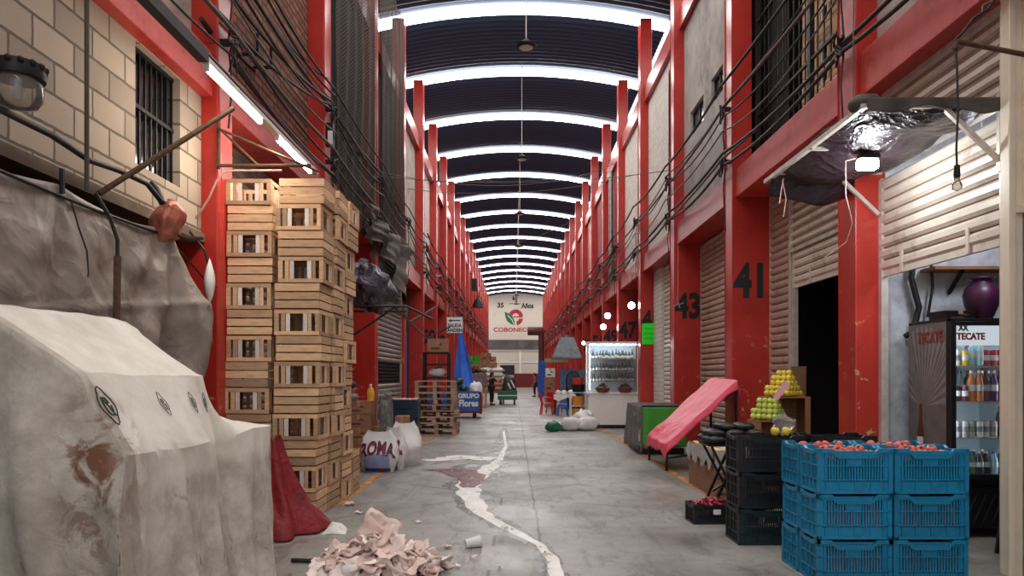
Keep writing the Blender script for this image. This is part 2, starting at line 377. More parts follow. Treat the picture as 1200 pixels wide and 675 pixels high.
# floor beams between pillars, upper beams, upper walls
def lab_bay(n, side):
    if n < 0: return ['before the first pillar, %s-hand row', 'just behind the viewpoint, %s-hand row', 'farther behind the viewpoint, %s-hand row'][-n-1] % side
    return 'between %s and %s pillars, %s-hand row' % (ORD[max(n, 0)], ORD[max(n, 0)+1], side)
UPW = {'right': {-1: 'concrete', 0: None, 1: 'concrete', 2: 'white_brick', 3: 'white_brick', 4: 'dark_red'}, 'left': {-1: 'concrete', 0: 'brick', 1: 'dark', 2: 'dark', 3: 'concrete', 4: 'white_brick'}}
tn = 1
for n in range(-3, 19):
    ya, yb = Y0+BAY*n+.4, Y0+BAY*(n+1)
    for side in ('right', 'left'):
        sg = 1 if side == 'right' else -1; xi = XR+.05 if side == 'right' else XL-.05
        far = n > 4
        def bx(x0, x1, *a):
            q = MB(); q.box(min(x0, x1), max(x0, x1), *a); return q
        o = bx(xi, xi+sg*.6, ya, yb, 4.35, 4.8).build('beam', M['pink_red' if n in (0, -1) else 'red'], bevel=.01)
        st(o, 'red lintel beam above the shops '+lab_bay(n, side), 'beam')
        o = bx(xi+sg*.06, xi+sg*.5, ya, yb, 9.05, 9.5).build('beam', M['red'])
        st(o, 'red upper beam near the roof '+lab_bay(n, side), 'beam')
        u = UPW[side].get(n, ['red', 'dark_red', 'dark_red'][n % 3] if n > 0 else 'concrete')
        xw = 3.72 if side == 'right' else -3.3
        if u and not (side == 'right' and n == 1):
            o = bx(xw, xw+sg*.2, ya, yb, 4.8, 9.05).build('wall_'+side, M[u])
            st(o, '%s upper wall %s' % ({'concrete': 'grey rendered', 'brick': 'old red brick', 'white_brick': 'whitewashed brick', 'dark': 'dark', 'red': 'red painted', 'dark_red': 'dark red plastered'}[u], lab_bay(n, side)), 'wall')
        # shop backs so every bay is closed
        xd = 7.2 if side == 'right' else -6.2
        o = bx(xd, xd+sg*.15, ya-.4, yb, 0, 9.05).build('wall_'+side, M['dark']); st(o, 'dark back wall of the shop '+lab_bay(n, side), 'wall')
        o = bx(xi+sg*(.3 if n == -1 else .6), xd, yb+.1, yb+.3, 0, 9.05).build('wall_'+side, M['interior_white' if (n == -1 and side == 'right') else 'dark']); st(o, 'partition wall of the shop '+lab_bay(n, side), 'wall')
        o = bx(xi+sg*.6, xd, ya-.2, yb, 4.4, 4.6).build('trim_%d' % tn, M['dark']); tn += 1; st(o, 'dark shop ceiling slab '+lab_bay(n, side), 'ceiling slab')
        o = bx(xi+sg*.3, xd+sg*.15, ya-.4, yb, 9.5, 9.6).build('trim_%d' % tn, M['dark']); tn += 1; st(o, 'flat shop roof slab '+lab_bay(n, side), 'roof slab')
# closed ends and outer shell of the upper storey
# concrete upper wall with two small windows (between 41 and 43)
b = MB(); ya, yb, X0, X1 = Y0+BAY+.4, Y0+2*BAY, 3.72, 3.92
wins = [(13.2, 13.98, 6.58, 7.05), (14.55, 15.65, 6.5, 7.02)]
ys = [ya, 13.2, 13.98, 14.55, 15.65, yb]
for i in range(5):
    w_ = next((w for w in wins if abs(w[0]-ys[i]) < .01), None)
    if w_: b.box(X0, X1, ys[i], ys[i+1], 4.8, w_[2]); b.box(X0, X1, ys[i], ys[i+1], w_[3], 9.05)
    else: b.box(X0, X1, ys[i], ys[i+1], 4.8, 9.05)
st(b.build('wall_right', M['concrete']), 'grey rendered upper wall with two small windows beyond pillar 41', 'wall')
for k, w_ in enumerate(wins):
    b = MB(); a0, a1, z0, z1 = w_; t = .04
    b.box(3.78, 3.84, a0, a1, z0, z0+t); b.box(3.78, 3.84, a0, a1, z1-t, z1)
    for q in (a0, (a0+a1)/2-t/2, a1-t): b.box(3.78, 3.84, q, q+t, z0+t, z1-t)
    o = b.build('window_%d' % (k+1), M['soot']); st(o, ['small dark barred window nearest pillar 41', 'small dark barred window nearest pillar 43'][k], 'window')
    q = MB(); q.box(3.8, 3.81, a0+t, a1-t, z0+t, z1-t); q.build('pane', M['pane_dark'], o)
b = MB(); b.box(3.66, 3.73, 16.75, 16.83, 4.85, 8.7); b.box(3.66, 3.73, 17.5, 17.58, 4.85, 8.7); b.box(3.66, 3.73, 16.83, 17.5, 8.62, 8.7); b.box(3.66, 3.73, 16.83, 17.5, 6.6, 6.66)
o = b.build('window_4', M['soot']); st(o, 'tall narrow dark window in the whitewashed brick beyond pillar 43', 'window'); q = MB(); q.box(3.70, 3.718, 16.83, 17.5, 4.85, 8.62); q.build('pane', M['pane_dark'], o)
# --- left near bay: concrete block wall above a shop opening, barred window
b = MB(); X0, X1 = -3.35, -3.2; wy0, wy1, wz0, wz1 = 6.28, 7.12, 3.3, 4.34
b.box(X0, X1, -4, wy0, 2.95, 4.35); b.box(X0, X1, wy1, 7.6, 2.95, 4.35); b.box(X0, X1, wy0, wy1, 2.95, wz0); b.box(X0, X1, wy0, wy1, wz1, 4.35)
st(b.build('wall_left', M['block']), 'pale concrete block wall above the grey tarpaulin', 'wall')
b = MB(); b.box(-3.4, -3.16, -4, 7.6, 2.86, 2.95); st(b.build('trim_90', mat('brown_ledge', S(112, 94, 80), .9, var=.25)), 'brown ledge under the concrete block wall', 'ledge')
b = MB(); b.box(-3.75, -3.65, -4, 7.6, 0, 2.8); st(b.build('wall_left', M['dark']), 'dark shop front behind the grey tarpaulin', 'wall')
b = MB(); t = .035
for z in (wz0, wz1-t, (wz0+wz1)/2): b.box(-3.3, -3.26, wy0, wy1, z, z+t)
for k in range(9):
    y = wy0+(wy1-wy0-t*.6)*k/8; b.box(-3.29, -3.27, y, y+t*.6, wz0, wz1)
o = b.build('window_3', M['soot']); st(o, 'dark barred window in the concrete block wall', 'window')
b = MB(); b.box(-3.34, -3.33, wy0, wy1, wz0, wz1); b.build('pane', M['pane_dark'], o)
# left lower infill of the following bays
for n, m, x in ((1, 'dark_red', -3.55), (3, 'dark', -3.5), (4, 'dark_red', -3.5), (5, 'dark', -3.5), (6, 'dark_red', -3.5), (7, 'dark_red', -3.4)):
    b = MB(); b.box(x-.1, x, Y0+BAY*n+.4, Y0+BAY*(n+1), 0, 4.35); st(b.build('wall_left', M[m]), 'plain shop front wall '+lab_bay(n, 'left'), 'wall')
for n in range(8, 19):
    for side, x in (('left', -3.45), ('right', 4.0)):
        b = MB(); b.box(x-.1, x+.1, Y0+BAY*n+.4, Y0+BAY*(n+1), 0, 4.35); st(b.build('wall_'+side, M['dark_red' if n % 2 else 'sh_grey']), 'distant shop front '+lab_bay(n, side), 'wall')
for n in (4, 5, 6, 7):
    b = MB(); b.box(4.0, 4.1, Y0+BAY*n+.4, Y0+BAY*(n+1), 0, 4.35); st(b.build('wall_right', M['dark_red']), 'red shop front wall '+lab_bay(n, 'right'), 'wall')
# worn orange floor lines
for k, x in enumerate((2.46, -2.04)):
    b = MB(); b.box(x-.05, x+.05, (2, 8.6)[k], 60, .0005, .0025); o = b.build('trim_%d' % (95+k), M['line']); st(o, 'worn orange line painted on the floor along the %s-hand shops' % ('right', 'left')[k], 'floor line')
# behind the viewpoint the hall goes on: plain walls
for side, x in (('right', 3.85), ('left', -3.5)):
    b = MB(); b.box(x-.08, x+.08, -9, 5.6 if side == 'right' else -4, 0, 4.35); st(b.build('wall_'+side, M['sh_grey']), 'shop front wall beside the viewpoint on the %s' % side, 'wall')

# ---- end wall with painted emblem
b = MB(); b.box(-9, 9, YEND, YEND+.3, 6.0, 12.6); b.box(-9, 9, YEND, YEND+.3, 0, 4.8)
ew = b.build('wall_end', M['endwall']); st(ew, 'pale end wall of the hall with the painted emblem', 'wall')
b = MB(); b.box(-4, 4.2, YEND-.25, YEND+.3, 4.8, 6.0); b.build('soot_band', mat('soot_stained_band', S(96, 90, 86), .9, var=.4, scale=.8), ew)
b = MB(); b.box(-3.4, 4, YEND-.12, YEND, 4.6, 4.78); b.box(.7, .95, YEND-.12, YEND, 1.8, 4.6); b.box(-3.4, 4, YEND-.1, YEND, 3.1, 3.2); b.build('ledge', M['white'], ew)
b = MB(); b.box(0, 3.4, YEND-.15, YEND, 0, 1.75); b.build('wainscot', M['maroon'], ew)
b = MB(); b.box(-1.7, .1, YEND-.1, YEND, 1.6, 2.8); b.build('opening', M['dark'], ew)
ye = YEND-.02
M['logo_red'] = mat('emblem_red', S(176, 32, 46), .7); M['logo_green'] = mat('emblem_green', S(24, 104, 62), .7)
text('painted_words', '35', .85, M['black'], ew, (-1.67, ye, 10.36), UPR, 1.0, .03, .01)
text('painted_words', 'Años', .9, M['black'], ew, (1.75, ye, 10.3), UPR, .8, .03, .01)
text('painted_words', 'COBONECO', .72, M['logo_red'], ew, (-.1, ye, 7.27), UPR, 1.2, .015, .01)
b = MB(); b.box(-.15, .05, ye-.01, ye, 11.0, 11.5); b.box(.05, .25, ye-.01, ye, 11.1, 11.25); b.box(-.6, .9, ye-.01, ye, 10.55, 10.62); b.box(.2, .45, ye-.01, ye, 10.5, 11.6); b.build('painted_bell', M['black'], ew)
# the "e": thick arc with bar, and a leaf
def arc(cx, cz, r0, r1, a0, a1, n=28):
    q = MB(); vs = []
    for i in range(n+1):
        a = a0+(a1-a0)*i/n
        vs += [(cx+r0*math.cos(a), ye, cz+r0*math.sin(a)), (cx+r1*math.cos(a), ye, cz+r1*math.sin(a)), (cx+r1*math.cos(a), ye-.01, cz+r1*math.sin(a)), (cx+r0*math.cos(a), ye-.01, cz+r0*math.sin(a))]
    fs = [(i*4+k, i*4+(k+1) % 4, i*4+4+(k+1) % 4, i*4+4+k) for i in range(n) for k in range(4)]
    q.add(vs, fs); return q
q = arc(.25, 8.95, .42, .92, 0, PI*.93); q.box(-.05, 1.16, ye-.01, ye, 8.85, 9.0); q.add(arc(.25, 8.75, .42, .92, -PI*.45, -.06).v, arc(0, 0, 1, 2, 0, 1).f)
q.build('painted_emblem', M['logo_red'], ew)
b = MB(); pts = [(-1.15, 9.55), (-.6, 9.35), (-.15, 8.95), (.1, 8.4), (.12, 7.85), (-.35, 8.0), (-.8, 8.35), (-1.05, 8.9)]
b.prism([(x, 0, z) for x, z in pts], (0, ye, 0), (0, -.015, 0)); b.build('painted_leaf', M['logo_green'], ew)
b = MB(); b.tube([(-.75, ye-.02, 9.1), (-.25, ye-.02, 8.6), (.05, ye-.02, 7.95)], .04, 6); b.build('leaf_vein', M['white'], ew)

# ------------------------------------------------------------------ roller shutters
def shutter(label, X, ya, yb, z0, z1, side, m, pitch=.118, depth=.04, rails=True, bar=True, vent=None):
    sg = -1 if side == 'right' else 1
    root = thing('roller_shutter', label, 'shutter', (X, (ya+yb)/2, z0)); h = (yb-ya)/2
    def curtain(za, zb):
        q = MB(); n = max(1, int(round((zb-za)/pitch))); p = (zb-za)/n; prof = []
        for k in range(n):
            for fx, fz in ((0, 0), (.35, .08), (1, .3), (1, .72), (.35, .94)): prof.append((sg*depth*fx, za+p*(k+fz)))
        prof.append((0, zb)); vs = []
        for x, z in prof: vs += [(x, -h, z), (x, h, z)]
        for i in range(len(prof)-1): q.mi = 1 if i % 5 in (0, 4) else 0; q.add(vs[2*i:2*i+4], [(0, 1, 3, 2)])
        return q
    H = z1-z0
    if vent:
        q = curtain(.05, vent[0]-z0); q.build('curtain', [m, M['sh_groove']], root); curtain(vent[1]-z0, H).build('curtain', [m, M['sh_groove']], root)
        g = MB(); k = 0; z = vent[0]-z0
        while z < vent[1]-z0: g.box(-.01, .01, -h, h, z, z+.03); z += .085
        y = -h
        while y < h: g.box(-.008, .008, y, y+.025, vent[0]-z0, vent[1]-z0); y += .14
        g.build('vent_grille', M['soot'], root)
    else: curtain(.05 if bar else 0, H).build('curtain', [m, M['sh_groove']], root)
    if bar:
        q = MB(); q.box(-.02, .02, -h, h, 0, .06)
        for s in (-.55, .55): q.box(sg*.03, sg*.045, h*s-.02, h*s+.02, .0, .22)
        q.build('bottom_bar', m, root)
    if rails:
        for s in (-1, 1):
            q = MB(); q.box(-.035, .035, s*h-.03, s*h+.03, -z0, H); q.build('guide_rail', M['rail'], root)
    return root
shutter('cream roller shutter half lowered above the lit drinks fridge', 3.77, 5.68, 7.57, 2.5, 3.5, 'right', M['sh_cream'])
def fixed_panel(label, X, ya, yb, z0, z1, m):
    root = thing('corrugated_panel', label, 'metal panel', (X, (ya+yb)/2, z0)); h = (yb-ya)/2; H = z1-z0; q = MB(); n = int(H/.12); vs = []; prof = []
    for k in range(n):
        for fx, fz in ((0, 0), (0, .42), (-.03, .55), (-.03, .9)): prof.append((fx, H*(k+fz)/n))
    prof.append((0, H))
    for x, z in prof: vs += [(x, -h, z), (x, h, z)]
    
    for i in range(len(prof)-1): q.mi = 1 if i % 4 in (0,) else 0; q.add(vs[2*i:2*i+4], [(0, 1, 3, 2)])
    q.build('sheet', [m, M['sh_groove']], root)
    f = MB(); f.box(-.04, .03, -h, h, -.05, 0); f.box(-.04, .03, -h, h, H-.05, H); f.box(-.04, .03, h-.04, h, 0, H); f.box(-.04, .03, -h, -h+.04, 0, H); f.build('frame', M['rail'], root); return root
fixed_panel('cream corrugated panel above the black awning', 3.77, 5.66, 7.57, 3.62, 4.36, M['sh_cream'])
shutter('narrow beige roller shutter lowered beside pillar 41', 4.13, 11.05, 11.88, 0, 4.36, 'right', M['sh_pink'])
fixed_panel('cream corrugated panel over the dark doorway', 4.1, 8.05, 10.95, 3.35, 4.36, M['sh_cream'])
shutter('cream roller shutter half lowered over the dark doorway', 4.13, 8.05, 10.9, 2.78, 3.3, 'right', M['sh_cream'])
shutter('beige roller shutter fully lowered between pillars 41 and 43', 4.1, 12.35, 16.15, 0, 4.34, 'right', M['sh_pink'])
shutter('pale roller shutter lowered beyond pillar 43', 3.95, 16.65, 19.35, 0, 4.34, 'right', M['sh_cream'])
b = MB(); b.box(3.86, 4.0, 19.4, 20.48, 0, 4.35); st(b.build('wall_right', M['white_brick']), 'white painted brick infill beside the bright green notice', 'wall')
shutter('grey roller shutter lowered with a slotted vent band', -3.13, 16.65, 20.45, 0, 4.34, 'left', M['sh_grey'], vent=(1.3, 1.82))
shutter('grey roller shutter mostly hidden behind the stacked wooden crates', -3.5, 8.1, 11.85, 0, 4.34, 'left', M['sh_grey'])
# dark doorway between 39 and 41: jamb; cream post by the drinks shop; wooden post
b = MB(); b.box(4.1, 4.2, 10.97, 11.03, 0, 4.36); st(b.build('trim_97', M['rail']), 'pale post beside the narrow beige shutter', 'door post')
b = MB(); b.box(4.12, 4.2, 8.9, 8.96, 0, 2.8); st(b.build('trim_98', M['green_cloth']), 'dull green jamb of the dark doorway', 'door jamb') ; bpy.data.objects['trim_98'].data.materials[0] = mat('dull_green_paint', S(110, 128, 116), .6)
b = MB(); b.box(3.68, 4.5, 5.5, 5.62, 0, 4.36); b.box(3.66, 3.71, 5.48, 5.5, 0, 4.36); b.box(3.76, 3.8, 5.46, 5.5, 2.75, 4.36); b.box(3.71, 4.5, 5.47, 5.5, 2.7, 2.76)
st(b.build('trim_99', M['cream'], bevel=.006), 'cream painted metal post at the edge of the drinks shop', 'door post')
b = MB(); b.box(3.8, 3.84, 7.62, 7.7, 0, 2.55); st(b.build('trim_100', M['wood_old']), 'brown wooden post beside the second red pillar', 'door post')
# ------------------------------------------------------------------ left: covered stall
SEC = [  # Y, T(x,z), U(x,z), L(x,z), B(x)
 (3.42, (-2.54, 1.86), (-2.02, 1.515), (-1.79, 1.13), -1.70),
 (3.9, (-2.54, 1.85), (-2.01, 1.50), (-1.775, 1.115), -1.71),
 (4.35, (-2.54, 1.86), (-2.02, 1.50), (-1.78, 1.11), -1.72),
 (4.62, (-2.54, 1.86), (-2.02, 1.50), (-1.86, 1.08), -1.79),
 (4.86, (-2.54, 1.855), (-2.04, 1.495), (-1.96, 1.08), -1.87),
 (4.97, (-2.50, 1.62), (-2.06, 1.33), (-1.86, 1.10), -1.80),
 (5.1, (-2.50, 1.36), (-2.08, 1.18), (-1.79, 1.135), -1.745),
 (5.55, (-2.50, 1.28), (-2.10, 1.16), (-1.82, 1.125), -1.80)]
def sec_at(Y):
    for a, c in zip(SEC, SEC[1:]):
        if Y <= c[0]+1e-6:
            k = (Y-a[0])/(c[0]-a[0]); l = lambda p, q: p+(q-p)*k
            return [(l(a[i][0], c[i][0]), l(a[i][1], c[i][1])) for i in (1, 2, 3)], l(a[4], c[4])
def tarp_prof(Y, v):
    (T, U, L), B = sec_at(Y)
    pts = [T, U, L, (L[0]+(B-L[0])*.25, L[1]*.7), (B, .015)]
    br = [0, .28, .48, .66, 1.0]
    for i in range(4):
        if v <= br[i+1]+1e-6:
            k = (v-br[i])/(br[i+1]-br[i]); p, q = pts[i], pts[i+1]; return p[0]+(q[0]-p[0])*k, p[1]+(q[1]-p[1])*k
def side(u, v):
    Y = 3.42+2.13*u; x, z = tarp_prof(Y, v)
    h = max(0, (v-.48)/.52); w = min(1, u*9)
    x += w*h*(.05*math.sin(Y*13+1.3)+.026*math.sin(Y*29+z)+.07*N3(Y, z*.3, 3, 2.5)) + (.012*N3(Y, v*3, 1, 3))*w
    z += w*(.010*N3(Y, v*3, 7, 4)-(.02*math.sin(PI*u) if .05 < v < .28 else 0)) if v < .98 else 0
    return (x, Y, z)
def front(u, v):
    s = v*.0; k = u           # u: from far left to the near corner, v: from ridge line down
    (T, U, L), B = sec_at(3.42); top = [(-2.98, 1.86), T, U, L, (L[0]+(B-L[0])*.25, L[1]*.7), (B, .015)]; br = [0, 34/134, 62/134, 82/134, 100/134, 1.0]
    for i in range(5):
        if k <= br[i+1]+1e-6:
            t = (k-br[i])/(br[i+1]-br[i]); p, q = top[i], top[i+1]; x, z = p[0]+(q[0]-p[0])*t, p[1]+(q[1]-p[1])*t; break
    zz = z+(.012-z)*v; e = min(1, v*4)*min(1, (1-k)*7)
    xx = x+.03*v*e
    y = 3.42 - e*(.10*v+.10*(abs(math.sin(x*7+zz*1.3))-.5)*v**.6+.06*N3(x, zz*.5, 5, 2.6)+.035*math.sin(x*29+3*zz)*v)
    return (xx, y, zz)
def farend(u, v):
    (T, U, L), B = sec_at(5.55); x, z = tarp_prof(5.55, u); e = min(1, v*4)
    return (x-.06*v*e, 5.55+.03*math.sin(x*14)*v*e, z+(.012-z)*v)
root = thing('covered_stall', 'big market stall covered with a dirty white tarpaulin with rust stains', 'covered stall', (-2.3, 4.4, 0))
def rel(fn): return lambda u, v: Vector(fn(u, v))-Vector((-2.3, 4.4, 0))
b = MB(); b.grid(rel(side), 120, 50); b.grid(rel(front), 134, 44); b.grid(rel(farend), 70, 20)
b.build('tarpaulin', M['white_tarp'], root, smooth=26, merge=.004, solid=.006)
for x, y in ((-2.5, 3.6), (-2.5, 5.4), (-1.95, 5.4), (-2.0, 3.65)): MB().box(x+2.3-.02, x+2.3+.02, y-4.42, y-4.38, 0, 1.05).build('leg', M['wood_old'], root)
# small printed roundels on the sloping flap
for Y, k in ((3.5, 1.0), (4.05, .72), (4.45, .66), (4.76, .62)):
    v = .28+.20*.42; q = MB()
    def on(dy, dv): 
        uu = (Y+dy-3.42)/2.13; p = Vector(side(uu, v+dv)); return p-Vector((-2.3, 4.4, 0))+Vector((.008, 0, .008))
    ring = [on(.055*k*math.cos(a)*(1+.12*math.cos(4*a)), .042*k*math.sin(a)*(1+.12*math.cos(4*a))) for a in [2*PI*i/20 for i in range(21)]]
    q.tube(ring, .0035*k, 5)
    q.tube([on(.03*k*math.cos(a*3)*(1-a/6), .026*k*math.sin(a*3)*(1-a/6)) for a in [2.0*i/14 for i in range(15)]], .004*k, 5)
    q.tube([on(-.02*k, -.02*k), on(.005*k, .0), on(.025*k, .026*k)], .004*k, 5)
    q.build('printed_mark', mat('faded_print_%d' % int(Y*100), S(58, 60, 50) if Y < 3.6 else S(122, 124, 110), .8), root)
# grey tarpaulin lashed along the shop front
def gt(u, v):
    Y = 3.4+3.55*u
    top = 2.76-.06*abs(math.sin((Y-4.9)*PI/1.45))
    if u > .86: top = 2.74-(u-.86)*2.9
    bot = .75
    z = top+(bot-top)*v
    x = -3.0+.10*math.sin(PI*v)*(.5+.5*math.sin(Y*2.1+1))
    d = (Y-6.35); x += .28*math.exp(-((Y-6.72)/.2)**2)*math.sin(PI*min(1, v*1.25))
    tie = math.exp(-(d/.10)**2)*(1-v); x += .05*tie
    x += .09*N3(Y, z, 2, 2.2)*min(1, v*5+.2)+.016*N3(Y+z*.6, z-Y*.3, 9, 6)*min(1, v*5)+.06*abs(N3(Y*.8+z*.9, z*.6-Y*.4, 4, 1.8))*min(1, v*4)
    x += .05*math.sin(math.atan2(Y-6.35, .15+2.7-z)*13)*math.exp(-abs(d)*1.0)*min(1, v*3)+.035*math.sin(math.atan2(Y-4.9, .15+2.75-z)*11)*math.exp(-abs(Y-4.9)*1.5)*min(1, v*3)
    x += .025*math.exp(-((z-1.95-.12*(Y-5))/.03)**2)
    if u > .9: x -= (u-.9)*2.2
    return (x, Y, z)
b = MB(); b.grid(gt, 150, 70)
tag(b.build('hanging_tarpaulin', M['grey_tarp'], smooth=60, solid=.006), 'crumpled grey tarpaulin lashed along the shop front under the concrete blocks', 'tarpaulin')
b = MB(); b.tube(cat_curve((-2.98, 3.3, 2.72), (-2.98, 6.4, 2.70), .03), .012, 6); b.tube([(-2.98, 4.9, 2.7), (-2.97, 4.88, 2.86)], .016, 6); b.tube([(-2.95, 4.95, 2.66), (-2.93, 5.0, 2.5), (-2.92, 5.08, 2.35), (-2.92, 5.1, 2.2), (-2.92, 5.06, 2.12)], .006, 5); b.tube([(-2.98, 6.38, 2.68), (-3.02, 6.8, 2.6), (-3.02, 7.3, 2.42), (-3.03, 7.58, 2.4)], .008, 5)
tag(b.build('tarp_rope', M['cable'], smooth=60), 'dark rope tying the grey tarpaulin to the shop front', 'rope')
b = MB(); b.tube([(-2.95, 5.13, 2.78), (-2.95, 5.13, 4.9)], .016, 8); tag(b.build('hanging_rod', M['olive_rod'], smooth=60), 'thin olive rod hanging upright in front of the concrete block wall', 'rod')
b = MB(); b.tube([(-2.93, 5.2, 2.78), (-2.88, 5.3, 2.62), (-2.86, 5.36, 2.48), (-2.86, 5.36, 2.3)], .014, 8); b.mi = 1; b.tube([(-2.86, 5.36, 2.36), (-2.86, 5.33, 1.2), (-2.86, 5.3, .9)], .026, 8)
tag(b.build('bent_pole', [M['cable'], M['rust']], smooth=60), 'rusty pole with a black hooked top in front of the grey tarpaulin', 'pole')
b = MB(); b.tube([(-3.1, 5.55, 2.86), (-2.42, 6.4, 3.80)], .022, 8); tag(b.build('diagonal_brace', M['rust'], smooth=60), 'rusty diagonal brace holding up the fluorescent light', 'brace')
# wall light with a dark crown, glass jar
root = thing('jar_lamp', 'clear glass jar lamp with a dark cap on the concrete block wall', 'lamp', (-2.87, 4.3, 3.05))
b = MB(); b.lathe([(.045, 0), (.10, .01), (.125, .05), (.13, .12), (.115, .17)], n=24); b.build('glass_jar', M['dark_glass'], root, smooth=50)
b = MB(); b.lathe([(.14, .165), (.145, .19), (.135, .25), (.1, .265), (0.001, .27)], n=28)
for k in range(14): a = 2*PI*k/14; b.ball((.135*math.cos(a), .135*math.sin(a), .235), .022, 6, 5)
b.bar((0, 0, .24), (-.33, 0, .24), .04, .04); b.build('cap', M['soot'], root, smooth=40)
b = MB(); b.ball((0, 0, .09), (.03, .03, .05)); b.tube([(0, 0, .13), (0, 0, .2)], .018, 8); b.build('bulb', M['white'], root, smooth=60)
# black cable drooping over the blocks
def cable(label, pts, r, m='cable', group=None, name='cable'):
    q = MB(); q.tube(pts, r, 6); return tag(q.build(name, M[m], smooth=70), label, 'cable', group)
cable('thick black cable sagging across the concrete block wall', [W(x, y, Y) for x, y, Y in ((-20, 118, 4.1), (20, 138, 4.45), (60, 158, 4.85), (105, 188, 5.3), (140, 200, 5.7), (172, 215, 6.05), (188, 235, 6.2), (200, 244, 6.3))], .022)
root = thing('wrapped_bundle', 'copper coloured wrapped bundle hanging over the end of the grey tarpaulin', 'bundle', W(196, 262, 6.3))
def bun(u, v):
    t = 2*PI*u; ph = PI*v-PI/2; r = .13*math.cos(ph)**.6*(1+.25*N3(math.cos(t), math.sin(t), v*2, 2.2)) if 0 < v < 1 else 0
    return (r*math.cos(t), r*math.sin(t), .17*math.sin(ph)+.04*math.cos(t))
b = MB(); b.grid(bun, 26, 18); b.build('wrapping', M['copper'], root, smooth=50)
b = MB(); b.tube([(-.03, 0, .12), (-.06, 0, .22), (-.1, .03, .3), (-.14, .0, .36)], [.02, .03, .025, .015], 7); b.build('wire_tail', M['cable'], root, smooth=60)
b = MB(); b.tube([(.1, 0, -.1), (.2, 0, -.13), (.3, .02, -.12)], [.02, .025, .012], 6); b.build('loose_end', M['rust'], root, smooth=60)
# small vented box end and white sack behind tarp
root = thing('white_sack', 'scrap of white sack behind the end of the grey tarpaulin', 'sack', (-2.97, 7.25, 2.42))
b = MB(); b.tube([(0, 0, .1), (-.05, 0, .3), (-.2, 0, .5)], .012, 5); b.build('strap', M['cable'], root); b = MB(); b.grid(lambda u, v: (.05*math.cos(2*PI*u)*math.sin(PI*v), .07*math.sin(2*PI*u)*math.sin(PI*v), .28*(v-.5)*1.6+.03*N3(u*5, v*4, 1)), 16, 12); b.build('bag', M['white'], root, smooth=60)
# fluorescent light
M['tube'] = emit('fluorescent_tube', (1, .90, .76, 1), 30); M['tube_cool'] = emit('cool_fluorescent_tube', (.95, .97, 1, 1), 30)
root = thing('fluorescent_light', 'long fluorescent fitting with two lit tubes slung beside the left shops', 'light', (-2.4, 4.6, 3.9))
b = MB(); b.box(-.035, .035, 0, 4.4, .03, .075); b.build('channel', M['rail'], root, bevel=.005)
b = MB(); b.box(-.04, .04, .0, 1.15, .025, .11); b.tube([(0, .1, .1), (0, 4.2, .1)], .03, 8); b.build('black_conduit', M['cable'], root)
for y0 in (1.22, 2.94):
    b = MB(); b.tube([(0, y0, 0), (0, y0+1.2, 0)], .022, 10); b.build('tube', M['tube'] if y0 < 2 else M['tube_cool'], root, smooth=60)
    MB().box(-.02, .02, y0-.03, y0, -.02, .04).build('tube_holder', M['white'], root); MB().box(-.02, .02, y0+1.2, y0+1.23, -.02, .04).build('tube_holder', M['white'], root)
# bracket bars above the crates, pale cable
root = thing('bar_bracket', 'rusty bar bracket holding the end of the fluorescent light above the crates', 'bracket', (-3.0, 7.5, 3.6))
b = MB(); b.tube([(0, 0, .02), (.95, 0, .02)], .018, 8); b.tube([(.0, 0, .42), (.42, 0, .02)], .014, 6); b.tube([(0, 0, .40), (.95, .3, .04)], .014, 6); b.tube([(.0, .05, .0), (0, .05, .5)], .02, 8); b.build('bars', M['rust'], root, smooth=60)
cable('pale pink cable looping down the red pillar beside the crates', [W(x, y, Y) for x, y, Y in ((222, 264, 7.5), (234, 250, 7.45), (245, 232, 7.4), (254, 212, 7.4), (262, 202, 7.4), (275, 200, 7.42), (330, 200, 7.42))], .011, 'cable_pink')
# ------------------------------------------------------------------ stacked wooden crates
CW, CD, CH = .472, .48, .272
def crate_root(kind):
    root = thing('wooden_crate', 'slatted wooden crate', 'crate')
    w, d, h = CW/2, CD/2, CH; t = .012
    q = MB()
    for sx in (-1, 1):
        for sy in (-1, 1): q.box(sx*(w-.012)-.022*(sx > 0), sx*(w-.012)+.022*(sx < 0), sy*(d-.012)-.022*(sy > 0), sy*(d-.012)+.022*(sy < 0), 0, h)
    for k in range(4): q.box(-w+.012, w-.012, -d+.02+(2*d-.04)*k/4+.006, -d+.02+(2*d-.04)*(k+1)/4-.006, .004, .016)
    q.build('corner_posts', M['wood_old'], root)
    def panel(hl, kind):
        q = MB()          # in the XZ plane, centre x, outward -Y
        if kind == 'A':
            z = .008
            for bh in (.076, .074, .078): q.box(-hl, hl, -.005, .005, z, z+bh); z += bh+.014
        else:
            q.box(-hl, hl, -.005, .004, 0.0, .04); q.box(-hl, hl, -.005, .004, h-.045, h-.004)
            for x0, x1 in ((-1, -.80), (-.70, -.52), (.50, .66), (.82, 1.0)): q.box(hl*x0, hl*x1, -.003, .009, .035, h-.04)
        return q
    for sy in (-1, 1):
        o = panel(w, kind).build('front_panel' if sy < 0 else 'back_panel', M['wood'], root); o.location = (0, sy*(d-.006), 0); o.rotation_euler = (0, 0, 0 if sy < 0 else PI)
    for sx in (-1, 1):
        o = panel(d-.014, kind).build('side_panel', M['wood'], root); o.location = (sx*(w-.006), 0, 0); o.rotation_euler = (0, 0, sx*PI/2)
    if kind == 'B':
        for x in (-.39, .38): MB().box(w*x-.022, w*x+.022, -d+.005, -d+.009, .03, h-.035).build('paper_strip', M['paper'], root)
        for sx in (-1, 1):
            for y in (-.4, .4): MB().box(sx*(w-.017)-.002, sx*(w-.017)+.002, d*y-.02, d*y+.02, .03, h-.03).build('paper_strip', M['paper'], root)
    return root
CA, CB = crate_root('A'), crate_root('B'); used = {}
